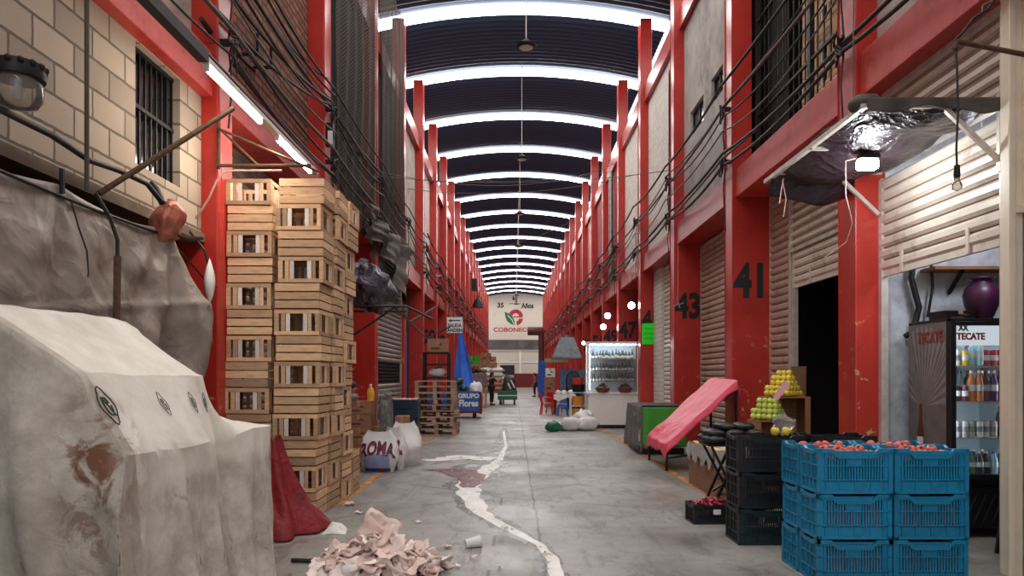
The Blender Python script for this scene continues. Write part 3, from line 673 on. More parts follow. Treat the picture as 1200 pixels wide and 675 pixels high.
def put_crate(kind, loc, rz, label, group):
    src = CA if kind == 'A' else CB
    if kind not in used: used[kind] = 1; o = src; o.location = loc; o.rotation_euler = (0, 0, rz); tag(o, label, 'crate', group)
    else: o = dup(src, None, loc, rz, label, group)
    return o
cols = [('front outer column', -2.30, 8.02, 13), ('front wall-side column', -2.81, 8.05, 13), ('middle outer column', -2.29, 8.54, 13), ('rear outer column', -2.27, 9.06, 13)]
for ci, (cn, x, y, n) in enumerate(cols):
    for k in range(n):
        kind = 'A' if (k+ci) % 2 == 0 else 'B'
        lean = .006*k if ci != 1 else .002*k
        dx = R.uniform(-.028, .028)*(.7 if ci in (0, 1) else 1)+lean; dy = R.uniform(-.012, .012)
        if ci == 2: dx += .02
        put_crate(kind, (x+dx, y+dy, .275*k), R.uniform(-.03, .03), 'slatted wooden crate, %s from the floor, %s of the tall stack' % (ORD[k], cn), 'tall stack of wooden crates')
for k in range(2): put_crate('A', (-2.27, 9.6, .275*k), .04, 'slatted wooden crate, %s of the low pair behind the tall crate stack' % ('lower', 'upper')[k], 'tall stack of wooden crates')
# crimson cloth heap at the foot of the stack
def rc(u, v):
    th = math.radians(-125+200*u); rr = .58*(1+.10*math.sin(5*th+1)+.05*math.sin(11*th)); r = .01+rr*v
    h = .80 if r < .13 else .80*math.exp(-(r-.13)/.17)+.10
    z = h*(1-v**7)+.012; f = min(1, v*2)
    z += f*(1-v**4)*(.035*math.sin(9*th+r*5)+.02*math.sin(17*th-r*8)); r += f*.03*math.sin(9*th+1.5+3*v)
    return (-2.40+r*math.cos(th)*.98, 7.22+r*math.sin(th)*.95, max(.012, z))
b = MB(); b.grid(rc, 90, 70); tag(b.build('crimson_cloth', M['red_cloth'], smooth=60, solid=.006), 'crimson cloth draped in folds at the foot of the wooden crates', 'cloth')
b = MB(); b.grid(lambda u, v: Vector((-1.70, 7.1, .003))+Vector((.11*(u-.5)*2, .12*(v-.5)*2, .09*math.sin(PI*u)*math.sin(PI*v)*(1+.8*N3(u*4, v*4, 2)))), 14, 14)
tag(b.build('plastic_scrap', M['white'], smooth=60, solid=.003), 'crumpled scrap of white plastic beside the crimson cloth', 'plastic scrap')
# ------------------------------------------------------------------ plastic crates
def plastic_crate(m, w, d, h, name='plastic_crate', detail=True, dip=True):
    root = thing(name, 'plastic crate', 'crate'); a, c = w/2, d/2; q = MB()
    q.box(-a+.012, a-.012, -c+.012, c-.012, 0, .012)
    rim = MB()
    for face in range(4):
        rot = Matrix.Rotation(face*PI/2, 3, 'Z'); hl, off = (a, c) if face % 2 == 0 else (c, a); t = MB()
        zs = [0, .02*1, .30*h, .36*h, .62*h, .66*h, .88*h]
        t.box(-hl+.01, hl-.01, -off+.014, -off+.020, 0, .27*h)                     # solid lower band
        for z0, z1 in ((.29*h, .31*h), (.60*h, .62*h), (.86*h, .88*h), (0, .02)): t.box(-hl, hl, -off+.002, -off+.022, z0, z1)
        t.box(-hl+.01, hl-.01, -off+.014, -off+.020, .86*h, .94*h)
        for s in (-1, 1): t.box(s*hl-.03*(s > 0), s*hl+.03*(s < 0), -off+.002, -off+.02, 0, h*.96)
        if detail:
            for zi, (z0, z1) in enumerate(((.31*h, .60*h), (.62*h, .86*h))):
                pl = [(-hl+.03, -hl*.80), (hl*.80, hl-.03)] + ([(-.20*hl, .20*hl)] if zi else [])
                for x0, x1 in pl: t.box(x0, x1, -off+.014, -off+.02, z0, z1)
                x = -hl*.78
                while x < hl*.8:
                    if not (zi and abs(x) < .2*hl): t.box(x, x+.0125, -off+.013, -off+.02, z0, z1)
                    x += .0205
            for x in (-.78, -.42, 0, .42, .78): t.box(hl*x-.003, hl*x+.003, -off+.004, -off+.016, .02, .27*h)
            for x in (-.8, -.22, .22, .8): t.box(hl*x-.003, hl*x+.003, -off+.004, -off+.016, .3*h, .87*h)
        else: t.box(-hl+.01, hl-.01, -off+.014, -off+.02, .27*h, .9*h)
        q.add([rot @ Vector(v) for v in t.v], t.f)
        t = MB(); zt, zl = h-.004, (h-.045 if dip and face % 2 == 0 else h-.02)
        pts = [(-hl, zt), (-hl*.62, zt), (-hl*.46, zl), (hl*.46, zl), (hl*.62, zt), (hl, zt)]
        for (x0, z0), (x1, z1) in zip(pts, pts[1:]):
            t.add([(x0, -off, z0-.03), (x1, -off, z1-.03), (x1, -off+.024, z1-.03), (x0, -off+.024, z0-.03), (x0, -off, z0), (x1, -off, z1), (x1, -off+.024, z1), (x0, -off+.024, z0)],
                  [(0, 3, 2, 1), (4, 5, 6, 7), (0, 1, 5, 4), (1, 2, 6, 5), (2, 3, 7, 6), (3, 0, 4, 7)])
        rim.add([rot @ Vector(v) for v in t.v], t.f)
    q.build('basket', m, root); rim.build('rim', m, root)
    return root
def skin(name, vs, es, m, parent, sub=2):
    me = bpy.data.meshes.new(name); me.from_pydata([v[0] for v in vs], es, []); me.materials.append(m)
    o = bpy.data.objects.new(name, me); COL.objects.link(o); o.parent = parent
    o.modifiers.new('skin', 'SKIN')
    if not me.skin_vertices: me.skin_vertices.new() if hasattr(me.skin_vertices, 'new') else None
    for i, v in enumerate(vs):
        r = v[1]; me.skin_vertices[0].data[i].radius = (r, r) if not hasattr(r, '__len__') else r
    me.skin_vertices[0].data[0].use_root = True
    o.modifiers['skin'].use_smooth_shade = True
    q = o.modifiers.new('sub', 'SUBSURF'); q.levels = 1; q.render_levels = sub
    return o
M['skin'] = mat('skin', S(176, 122, 98), .6, var=.08); M['hair'] = mat('dark_hair', S(26, 20, 18), .5); M['shirt_pink'] = mat('pink_blouse', S(208, 168, 164), .8); M['cloth_dark'] = mat('dark_clothes', S(30, 26, 30), .85)
def person(label, loc, rz, J, shirt, legs, skirt=False):
    """J: joints in local space facing +X; one continuous body, clothes as children"""
    root = thing('person', label, 'person', loc, rz); V = Vector; j = {k: V(v) for k, v in J.items()}
    vs = [(j['pelvis'], (.125, .10)), (j['chest'], (.14, .105)), (j['neck'], .055), (j['neck']+(j['head']-j['neck'])*.5, .052), (j['head']-(j['head']-j['neck']).normalized()*.03+V((.012, 0, 0)), (.075, .085)), (j['head'], (.085, .092)), (j['head']+V((0, 0, .085)), (.05, .055))]
    es = [(0, 1), (1, 2), (2, 3), (3, 4), (4, 5), (5, 6)]
    for s in ('l', 'r'):
        k = len(vs); vs += [(j['sh'+s], .06), (j['el'+s], .042), (j['wr'+s], .028), (j['wr'+s]+(j['wr'+s]-j['el'+s]).normalized()*.07, (.038, .02))]
        es += [(1, k), (k, k+1), (k+1, k+2), (k+2, k+3)]
        d = (j['wr'+s]-j['el'+s]).normalized(); sd = d.cross(V((0, 0, 1)) if abs(d.z) < .8 else V((1, 0, 0))).normalized(); up = d.cross(sd)
        for f, (o, L) in enumerate(((-.028, .06), (-.010, .072), (.010, .068), (.028, .052))):
            a = len(vs); p = vs[k+3][0]+sd*o; vs += [(p+d*.03, .0095), (p+d*(.03+L*.5)+up*.008, .009), (p+d*(.03+L*.85)+up*.028, .008)]; es += [(k+3, a), (a, a+1), (a+1, a+2)]
        a = len(vs); p = vs[k+2][0]; vs += [(p+d*.03-sd*.035, .011), (p+d*.065-sd*.05+up*.012, .009)]; es += [(k+2, a), (a, a+1)]
        k = len(vs); ft = j['an'+s]+V((.14, 0, -.05)); vs += [(j['hi'+s], .085), (j['kn'+s], .058), (j['an'+s], .04), (ft, (.035, .028))]
        es += [(0, k), (k, k+1), (k+1, k+2), (k+2, k+3)]
    skin('body', vs, es, M['skin'], root)
    c = [(j['pelvis']+V((0, 0, -.02)), (.145, .12)), (j['chest'], (.16, .125)), (j['neck']-V((0, 0, .05)), .07)]; e = [(0, 1), (1, 2)]
    for s in ('l', 'r'):
        k = len(c); c += [(j['sh'+s], .075), (j['sh'+s].lerp(j['el'+s], .9), .058)]; e += [(1, k), (k, k+1)]
    skin('shirt', c, e, shirt, root)
    c = [(j['pelvis'], (.14, .12))]; e = []
    for s in ('l', 'r'):
        k = len(c); c += [(j['hi'+s], .10), (j['kn'+s], .075 if not skirt else .12), (j['kn'+s].lerp(j['an'+s], .85), .055 if not skirt else .10)]; e += [(0, k), (k, k+1), (k+1, k+2)]
    skin('trousers', c, e, legs, root)
    q = MB(); h = j['head']
    for s in ('l', 'r'): a = j['an'+s]; q.ball(a+V((.055, 0, -.045)), (.13, .048, .045), 12, 8)
    q.build('shoes', M['cloth_dark'], root, smooth=60)
    q = MB(); q.ball(h+V((-.022, 0, .035)), (.10, .096, .098), 16, 12); q.ball(h+V((-.085, 0, -.04)), (.055, .07, .10), 10, 8); q.build('hair', M['hair'], root, smooth=70)
    q = MB(); q.ball(h+V((.096, 0, -.015)), (.014, .012, .02), 8, 6)
    for s in (-1, 1): q.ball(h+V((0, s*.088, -.01)), (.02, .008, .03), 8, 6)
    q.build('nose_and_ears', M['skin'], root, smooth=60)
    q = MB()
    for s in (-1, 1): q.ball(h+V((.083, s*.034, .012)), (.007, .012, .007), 8, 6)
    q.box(h.x+.078, h.x+.09, -.025, .025, h.z-.058, h.z-.05); q.build('face', M['hair'], root, smooth=60)
    return root
# ------------------------------------------------------------------ left: seated person, cartons, bags
person('person in a pink blouse seated behind the wooden crates', (-2.93, 12.9, 0), 0, dict(pelvis=(0, 0, .56), chest=(.05, 0, .93), neck=(.08, 0, 1.12), head=(.12, 0, 1.28), shl=(.06, .2, 1.04), shr=(.06, -.2, 1.04), ell=(.14, .24, .77), elr=(.16, -.24, .77), wrl=(.36, .16, .66), wrr=(.38, -.16, .66), hil=(.02, .09, .52), hir=(.02, -.09, .52), knl=(.43, .12, .51), knr=(.43, -.12, .51), anl=(.40, .12, .085), anr=(.40, -.12, .085)), M['shirt_pink'], M['cloth_dark'])
root = thing('bucket_seat', 'pale upturned bucket under the seated person in pink', 'bucket', (-2.93, 12.9, 0))
b = MB(); b.lathe([(.17, 0), (.172, .03), (.14, .40), (.0, .40)], n=20); b.build('body', M['white'], root, smooth=40); b = MB(); b.tube([(.155*math.cos(a), .155*math.sin(a), .30) for a in [2*PI*i/20 for i in range(21)]], .008, 5); b.build('band', M['steel_grey'], root)
def carton(name, label, w, d, h, loc, rz=0, group=None, m='card', openm=False):
    root = thing(name, label, 'box', loc, rz, group); q = MB(); q.box(-w/2, w/2, -d/2, d/2, 0, h); q.build('shell', M[m], root, bevel=.004)
    q = MB(); q.box(-w/2, w/2, -.03, .03, h, h+.0015); q.box(-.025, .025, -d/2-.0015, -d/2, h*.62, h); q.build('tape', mat('packing_tape', S(176, 136, 100), .35) if 'packing_tape' not in bpy.data.materials else bpy.data.materials['packing_tape'], root)
    q = MB(); q.box(-w*.34, w*.1, -d/2-.0015, -d/2, h*.2, h*.34); q.prism([Vector((-.05, 0, 0)), Vector((.05, 0, 0)), Vector((0, 0, h*.22))], (w*.14, -d/2, h*.5), (0, -.0015, 0)); q.build('print', mat('carton_print', S(92, 62, 50), .8) if 'carton_print' not in bpy.data.materials else bpy.data.materials['carton_print'], root)
    return root
for k in range(5): carton('cardboard_box', 'brown cardboard box, %s from the floor in the stack beside the white printed bags' % ORD[k], .42, .32, .212, (-2.55+R.uniform(-.01, .01), 12.35, .216*k), R.uniform(-.03, .03), 'brown cardboard boxes by the bags')
root = thing('plastic_jug', 'yellow cooking oil bottle standing on the brown cardboard boxes', 'bottle', (-2.37, 12.3, 1.082))
b = MB(); b.lathe([(.0, 0), (.06, 0), (.063, .02), (.063, .14), (.045, .2), (.02, .235), (.018, .25)], n=18); b.build('bottle', mat('yellow_oil', S(226, 176, 60), .25), root, smooth=40); b = MB(); b.lathe([(.022, .245), (.022, .275), (0, .275)], n=14); b.build('cap', M['white'], root)
root = thing('plastic_roll', 'grey roll lying on the brown cardboard boxes', 'roll', (-2.7, 12.2, 1.145)); b = MB(); b.tube([(-.22, 0, 0), (.13, 0, 0)], .06, 16); b.build('roll', M['steel_grey'], root, smooth=40); b = MB(); b.tube([(-.24, 0, 0), (.15, 0, 0)], .02, 10); b.build('core', M['card'], root, smooth=40)
# plastic-wrapped greens
M['leaf_dark'] = mat('dark_leaves', S(62, 80, 50), .6, var=.4, scale=14)
for k, (x, y, z, hh) in enumerate(((-2.2, 12.35, .66, .52), (-2.08, 12.05, .3, .75), (-2.16, 12.7, .45, .75))):
    root = thing('wrapped_greens', ['upper film-wrapped bundle of dark greens beside the yellow bottle', 'front film-wrapped bundle of dark greens beside the cardboard boxes', 'rear film-wrapped bundle of dark greens behind the white bags'][k], 'bundle', (x, y, z if k else .66), group='film-wrapped greens')
    b = MB()
    for i in range(26): a = R.uniform(0, 6.28); r = R.uniform(.0, .06); b.ball((r*math.cos(a), r*math.sin(a), R.uniform(.03, hh-.06)), (R.uniform(.02, .04), R.uniform(.02, .04), R.uniform(.03, .07)), 6, 5)
    b.build('greens', M['leaf_dark'], root, smooth=60)
    b = MB(); b.lathe([(.0, 0), (.09, .0), (.105, hh*.3), (.098, hh*.7), (.06, hh), (.085, hh+.05)], n=18); b.build('film', M['plastic_film'], root, smooth=50)
carton('cardboard_box', 'tall cardboard carton holding wrapped greens behind the white bags', .42, .5, .44, (-2.12, 12.62, 0), .05); carton('cardboard_box', 'narrow cardboard carton between the greens and the dark crates', .2, .22, .66, (-2.2, 12.33, 0), 0); carton('cardboard_box', 'low cardboard carton under the front bundle of greens', .2, .2, .3, (-2.08, 12.05, 0), 0); carton('cardboard_box', 'cardboard carton with white packing beside the dark teal crates', .22, .3, .8, (-1.93, 12.9, 0), 0)
M['bag_white'] = mat('white_woven_bag', S(226, 222, 220), .45, var=.07, bump=.3, bs=12, bd=.01)
M['bag_maroon'] = mat('maroon_print', S(104, 24, 52), .6); M['bag_blue'] = mat('lavender_print', S(150, 164, 206), .5); M['bag_navy'] = mat('navy_print', S(58, 62, 110), .5)
def bag(label, loc, rz, W_, D_, H_, word=None, group=None):
    root = thing('printed_bag' if word else 'plastic_bag', label, 'bag', loc, rz, group)
    def pr(v): return (.86+.28*math.sin(PI*min(1, v*1.1)))*(1-.25*max(0, v-.8)/.2), (.55+.6*math.sin(PI*min(1, v*1.05)))*(1-.88*max(0, v-.45)/.55)
    def sf(u, v):
        a, d = pr(v); t = 2*PI*u; c, s = math.cos(t), math.sin(t); e = .75
        x = W_/2*a*abs(c)**e*(1 if c >= 0 else -1); y = D_/2*d*abs(s)**.9*(1 if s >= 0 else -1)
        return (x+.012*N3(u*7, v*6, H_), y+.014*N3(u*8, v*6, 5+H_), H_*v+(.06*H_*(abs(c)**3) if v > .8 else 0))
    q = MB(); q.grid(sf, 48, 26); o = q.v; q.add([sf(i/24, 0.0) for i in range(24)], [tuple(range(24))]); q.build('sack', M['bag_white'], root, smooth=60)
    def fy(x, z): 
        a, d = pr(z/H_); k = min(.98, abs(x)/(W_/2*a)); return -D_/2*d*(1-k**(2/.75))**.45-.016
    if word:
        q = MB(); q.grid(lambda u, v: ((u-.5)*W_*.72, fy((u-.5)*W_*.72, H_*(.05+.42*v)), H_*(.05+.42*v)), 12, 10); q.build('printed_panel', M['bag_blue'], root, smooth=60)
        q = MB(); q.grid(lambda u, v: ((u-.5)*W_*.74, fy((u-.5)*W_*.74, H_*(.02+.09*v))-.003, H_*(.02+.09*v)), 12, 3); q.build('printed_panel', M['bag_navy'], root, smooth=60)
        o = text('printed_word', word, .24, M['bag_maroon'], root, (0, 0, 0), (0, 0, 0), 1, .01, 0)
        for v in o.data.vertices:
            x, z = v.co.x*.78, v.co.y*1.15+H_*.60-.5*(v.co.x**2); v.co = (x, fy(x, z)-.006, z)
    return root
bag('white printed detergent bag with maroon lettering, front one beside the orange line', (-2.10, 11.6, 0), -.05, .54, .34, .62, 'ROMA', 'white printed bags')
bag('second white printed bag, just behind the front one', (-1.95, 11.98, 0), -.6, .5, .32, .66, 'ROMA', 'white printed bags')
bag('bulging plain white plastic bag against the dark teal crates', (-1.82, 12.45, 0), .5, .5, .42, .7)
root = thing('wooden_crate', 'small dark old wooden crate on short legs behind the tall crate stack', 'crate', (-2.47, 11.2, 0))
b = MB()
for k in range(4): b.box(-.15, .15, -.14, -.128, .19+.09*k, .27+.09*k); b.box(-.15, .15, .128, .14, .19+.09*k, .27+.09*k); b.box(-.15, -.138, -.128, .128, .19+.09*k, .27+.09*k); b.box(.138, .15, -.128, .128, .19+.09*k, .27+.09*k)
b.box(-.14, .14, -.13, .13, .19, .2); b.build('slats', M['wood_old'], root)
for x in (-.12, .1):
    for y in (-.1, .1): b = MB(); b.box(x-.02, x+.02, y-.02, y+.02, 0, .55); b.build('leg', M['wood_old'], root)
# dark teal crates with produce
NC = plastic_crate(M['navycrate'], .56, .42, .17, 'plastic_crate', False)
for k in range(6):
    o = NC if k == 0 else dup(NC); o.location = (-2.13+R.uniform(-.008, .008), 14.55, .172*k); o.rotation_euler = (0, 0, R.uniform(-.02, .02)); tag(o, 'dark teal plastic crate, %s from the floor in the stack beyond the white bags' % ORD[k], 'crate', 'dark teal crates')
M['radish'] = mat('pale_pink_roots', S(232, 176, 166), .5, var=.25, scale=20)
b = MB()
for i in range(40): b.ball((-2.13+R.uniform(-.24, .24), 14.55+R.uniform(-.17, .17), 1.035), (R.uniform(.03, .05), .03, .022), 7, 5, Matrix.Rotation(R.uniform(0, 3), 3, 'Z'))
tag(b.build('pink_roots', M['radish'], smooth=60), 'pale pink root vegetables heaped in the topmost dark teal crate', 'vegetables', kind='stuff')
# pallets
def pallet():
    root = thing('wooden_pallet', 'wooden pallet', 'pallet'); q = MB()
    for k in range(6): q.box(-.5, .5, -.5+.18*k, -.5+.18*k+.1, .13, .15)
    q.build('top_boards', M['pallet'], root); q = MB()
    for k in range(3): q.box(-.5, .5, -.5+.45*k, -.5+.45*k+.1, .0, .02)
    for x in (-.5, -.05, .4): q.box(x, x+.1, -.5, .5, .11, .13)
    q.build('bottom_boards', M['pallet'], root)
    for x in (-.45, 0, .45):
        for y in (-.44, 0, .44): q = MB(); q.box(x-.05, x+.05, y-.055, y+.055, .02, .11); q.build('block', M['pallet'], root)
    return root
P0 = pallet(); z = 0
for k in range(9):
    o = P0 if k == 0 else dup(P0); o.location = (-1.96+(-.03 if k > 6 else R.uniform(-.04, .05)), 19.1+R.uniform(-.02, .02), .152*k); o.rotation_euler = (0, 0, R.uniform(-.03, .03)); tag(o, 'wooden pallet, %s from the floor in the pallet stack before the blue cart' % ORD[k], 'pallet', 'stacked wooden pallets')
# blue goods cart
M['cart_blue'] = mat('blue_cart_paint', S(30, 92, 168), .45, var=.12)
root = thing('goods_cart', 'blue market cart with white lettering behind the pallets', 'cart', (-2.1, 26, 0))
b = MB(); b.box(-.9, .9, -.03, 0, .24, .95); b.box(-.9, .9, 1.2, 1.23, .24, .7); b.box(-.9, -.87, 0, 1.2, .24, .7); b.box(.87, .9, 0, 1.2, .24, .7); b.build('side_boards', M['cart_blue'], root)
b = MB(); b.box(-.9, .9, 0, 1.2, .3, .36); b.build('deck', M['wood_old'], root)
b = MB(); b.box(-.94, .94, -.05, -.03, .18, .26); b.box(.9, .96, -.05, 1.2, .15, .92); b.build('frame', M['maroon'], root)
for x in (-.7, .7):
    for y in (.15, 1.05): b = MB(); b.tube([(x-.04, y, .12), (x+.04, y, .12)], .12, 16); b.build('wheel', M['cable'], root)
text('painted_words', 'GRUPO', .22, M['white'], root, (.52, -.035, .78), UPR, 1.0, .01); text('painted_words', 'Flores', .32, M['white'], root, (.52, -.035, .52), (PI/2, 0, 0), .85, .012)
M['melon'] = mat('dark_green_watermelon', S(36, 66, 34), .35, var=.5, scale=16); M['melon_pale'] = mat('pale_watermelon', S(104, 134, 72), .35, var=.4, scale=16)
def melon(loc, label, group, m='melon', r=.15):
    root = thing('watermelon', label, 'watermelon', loc, R.uniform(0, 6), group); q = MB(); q.ball((0, 0, r*.92), (r*1.2, r, r*.92), 14, 10); q.build('rind', M[m], root, smooth=70); q = MB(); q.tube([(r*1.17, 0, r*.92), (r*1.33, .01, r)], .012, 6); q.build('stalk', M['wood_old'], root); return root
for i, (x, y, z) in enumerate(((-2.5, 26.4, .36), (-2.15, 26.35, .36), (-1.8, 26.4, .36), (-1.5, 26.35, .36), (-2.3, 26.4, .62), (-1.95, 26.4, .62), (-1.62, 26.4, .62), (-2.12, 26.4, .88), (-1.78, 26.4, .88), (-1.95, 26.42, 1.14))): melon((x, y, z), 'dark watermelon heaped on the blue market cart', 'watermelons on the blue cart')
def sack(label, loc, d, rz=0, m='bag_white', group=None, cat='sack'):
    root = thing('full_sack', label, cat, loc, rz, group); a, c, h = d
    q = MB(); q.grid(lambda u, v: (a/2*math.copysign(abs(math.cos(2*PI*u))**.6, math.cos(2*PI*u))*math.sin(PI*v)**.5, c/2*math.copysign(abs(math.sin(2*PI*u))**.6, math.sin(2*PI*u))*math.sin(PI*v)**.5, h/2-h/2*math.cos(PI*v)+.0), 24, 14); q.v = [(x*(1+.22*N3(x*6+rz, y*6, z*6, 1)), y*(1+.22*N3(x*6, y*6+5, z*6, 1)), max(0, z*(1+.25*N3(x*7, y*7, rz+3, 1))+.03*abs(N3(x*16, y*16, z*9+rz, 1)))) for x, y, z in q.v]; q.build('cloth', M[m] if isinstance(m, str) else m, root, smooth=60)
    q = MB(); q.tube([(a*.48, 0, h*.5), (a*.55, 0, h*.5), (a*.60, 0, h*.52)], [.03, .02, .045], 8); q.build('tied_end', M[m] if isinstance(m, str) else m, root, smooth=60); return root
sack('white sack slumped over the watermelons on the blue cart', (-1.35, 26.5, .62), (.5, .4, .62), 1.2); sack('white cloth bundle lying on a shelf of the black steel rack', (-2.3, 22.38, 1.452), (.5, .3, .28))
# black steel rack with carton
root = thing('steel_rack', 'black steel rack behind the pallets carrying a cardboard box', 'rack', (-2.32, 22.4, 0))
for x in (-.36, .36):
    for y in (-.25, .25): b = MB(); b.box(x-.03, x+.03, y-.03, y+.03, 0, 2.2); b.build('post', M['steel_black'], root)
for z in (.5, 1.0, 1.45, 1.85, 2.2): b = MB(); b.box(-.36, .36, -.28, -.22, z-.05, z); b.box(-.36, .36, .22, .28, z-.05, z); b.box(-.36, .36, -.22, .22, z-.02, z); b.build('shelf', M['steel_black'], root)
carton('cardboard_box', 'cardboard box on top of the black steel rack', .62, .4, .4, (-2.28, 22.4, 2.201), .05)
# hanging blue tarpaulin, exit sign
def bt(u, v):
    w = .05+.36*v**.9; x = -1.95+.10*v+(u-.5)*2*w+.03*v
    return (x, 27.2+.05*math.sin(u*9+v)*(.3+v)+.12*N3(u*2.5, v*2.5, 1), 3.1-2.05*v-.25*v*(u-.2)*(1-u))
b = MB(); b.grid(bt, 40, 30); tag(b.build('blue_tarpaulin', M['blue_cloth'], smooth=60, solid=.01), 'blue tarpaulin hanging in a narrow wedge below the white exit sign', 'tarpaulin')
root = thing('hanging_sign', 'white sign with a left arrow and black words SALIDA ANDEN', 'sign', (-1.93, 24.3, 3.15))
b = MB(); b.box(-.26, .26, -.01, .01, -.26, .26); b.build('board', M['white'], root)
b = MB(); b.box(-.12, .19, -.014, -.01, .13, .165); b.prism([Vector((-.21, 0, .147)), Vector((-.11, 0, .20)), Vector((-.11, 0, .095))], (0, -.01, 0), (0, -.004, 0)); b.build('arrow', M['black'], root)
text('words', 'SALIDA', .155, M['black'], root, (0, -.012, -.02), UPR, .88, .006); text('words', 'ANDEN', .155, M['black'], root, (0, -.012, -.175), UPR, .92, .006)
b = MB(); b.box(-.27, .27, -.012, .012, -.27, -.26); b.box(-.27, .27, -.012, .012, .26, .27); b.box(-.27, -.26, -.012, .012, -.27, .27); b.box(.26, .27, -.012, .012, -.27, .27)
b.tube([(-.2, 0, .27), (-.2, 0, 1.2)], .006, 5); b.tube([(.2, 0, .27), (.2, 0, 1.2)], .006, 5); b.build('frame', M['soot'], root)
# pillar graffiti, white notice, blue shop panel between the left pillars
root = thing('shop_banner', 'blue shop banner with dark lettering in the recess beside the rack', 'banner', (-3.499, 22.7, 0)); b = MB(); b.box(0, .03, -1.4, 1.4, .2, 2.9); b.build('cloth', M['cart_blue'], root)
o = text('painted_words', 'Nieves', .6, M['black'], root, (.035, 0, 1.6), (PI/2, -PI/2, PI/2), 1, .01)
b = MB(); b.box(-3.499, -3.44, 20.95, 23.6, 3.05, 3.45); o = b.build('shop_notice', M['white']); tag(o, 'white notice board under the beam beyond the grey vented shutter', 'notice')
# black bundle on bracket
root = thing('tarp_bundle', 'crumpled black plastic bundle on a bracket beside the dark red wall', 'bundle', (-2.58, 13.15, 3.08))
def bb(u, v):
    t = 2*PI*u; ph = PI*v-PI/2; k = math.cos(ph)**.7 if 0 < v < 1 else 0; n = 1+.34*N3(math.cos(t)*1.6, math.sin(t)*1.6, v*4, 1.3)+.16*abs(N3(math.cos(t)*5, math.sin(t)*5, v*9, 1.2))
    return (.38*k*math.cos(t)*n, .55*k*math.sin(t)*n, .37*math.sin(ph)*n-.08*math.cos(t)*k)
b = MB(); b.grid(bb, 54, 40); b.build('sheet', M['black_bag'], root, smooth=28)
b = MB(); b.tube([(-.96, -.5, -.40), (.75, -.5, -.40), (1.2, -.5, -.62)], .022, 6); b.tube([(-.45, -.5, -1.1), (.55, -.5, -.42)], .02, 6); b.tube([(.55, -.5, -.42), (1.1, -.5, -.95), (1.5, -.5, -.75)], .014, 6); b.tube([(-.5, .5, -.40), (.6, .5, -.40)], .022, 6); b.build('bracket', M['steel_black'], root, smooth=60)
# ------------------------------------------------------------------ far left goods
carton('green_box', 'bright green box on top of the far watermelon stand', .75, .5, .42, (-1.95, 34.5, 1.981), m='green_cloth')
root = thing('market_stand', 'grey covered stand below the green box', 'stand', (-1.75, 34.5, 0))
b = MB(); b.box(-.5, .5, -.35, .35, .95, 1.6); b.build('cover', M['grey_cloth'], root, bevel=.02)
b = MB()
for k in range(6): b.box(-.5+.18*k, -.38+.18*k, -.34, -.31, 0, .95)
b.box(-.5, .5, -.33, .33, .0, .1); b.box(-.5, .5, -.31, .33, .85, .95); b.build('slatted_base', M['pallet'], root)
for i in range(8): melon((-2.15+.26*(i % 4)*1.0, 34.4+.24*(i//4), 1.6), 'dark watermelon on the far grey covered stand', 'watermelons on the far stand', 'melon' if i % 3 else 'melon_pale', .125)
root = thing('timber_frame', 'wooden rail frame propping the green box on the far stand', 'frame', (-1.95, 34.5, 0)); b = MB()
for x in (-.38, .38): b.box(x-.03, x+.03, -.2, .2, 1.6, 1.94)
b.box(-.42, .42, -.25, .25, 1.94, 1.98); b.build('frame', M['pallet'], root)
for i, (x, z, w) in enumerate(((-1.55, 1.9, .5), (-1.5, 2.32, .55), (-1.1, 1.9, .4), (-1.12, 2.22, .34))): carton('cardboard_box', 'distant cardboard box, %s of the pile above the sacks' % ['lower wall-side one', 'upper wall-side one', 'lower aisle-side one', 'upper aisle-side one'][i], w, .4, .3 if i > 1 else .4, (x, 40.2, z), 0, 'distant cardboard boxes')
root = thing('sack_platform', 'wooden platform under the far sacks', 'platform', (-1.25, 40.1, 0)); b = MB(); b.box(-.75, .75, -.5, .5, .55, .65); b.build('deck', M['pallet'], root)
for x in (-.7, .7):
    for y in (-.45, .45): b = MB(); b.box(x-.05, x+.05, y-.05, y+.05, 0, .55); b.build('leg', M['pallet'], root)
M['sack_tan'] = mat('tan_sack', S(190, 160, 132), .8); M['sack_rose'] = mat('rose_sack', S(180, 128, 110), .8)
for k in range(5):
    for s in (0, 1): sack('bulging sack in the far pile, %s layer, %s' % (ORD[k], ('wall side', 'aisle side')[s]), (-1.5+.62*s, 40.1, .65+.25*k), (.66, .6, .26), 0, ['sack_rose', 'sack_rose', 'sack_tan', 'bag_white', 'bag_white'][k], 'sacks in the far pile')
person('person in dark clothes standing at the far sacks with an arm raised', (-1.12, 37.2, 0), .5, dict(pelvis=(0, 0, .92), chest=(.02, 0, 1.22), neck=(.03, 0, 1.42), head=(.05, 0, 1.55), shl=(.03, .18, 1.35), shr=(.03, -.18, 1.35), ell=(.22, .2, 1.15), elr=(.24, -.18, 1.18), wrl=(.42, .12, 1.26), wrr=(.44, -.1, 1.32), hil=(0, .09, .88), hir=(0, -.09, .88), knl=(.03, .09, .48), knr=(.03, -.09, .48), anl=(0, .09, .085), anr=(0, -.1, .085)), M['cloth_dark'], M['cloth_dark'])
M['cart_green'] = mat('green_cart_paint', S(24, 104, 66), .45)
root = thing('goods_cart', 'green market cart loaded with dark goods in the middle distance', 'cart', (-.32, 38, 0))
b = MB(); b.box(-.5, .5, -.02, .02, .25, .72); b.box(-.5, .5, 1.4, 1.44, .25, .72); b.box(-.5, -.47, 0, 1.4, .25, .72); b.box(.47, .5, 0, 1.4, .25, .72); b.box(-.5, .5, 0, 1.4, .3, .36); b.build('tub', M['cart_green'], root, bevel=.01)
b = MB(); b.box(-.5, .5, -.03, -.02, .45, .5); b.build('stripe', M['white'], root)
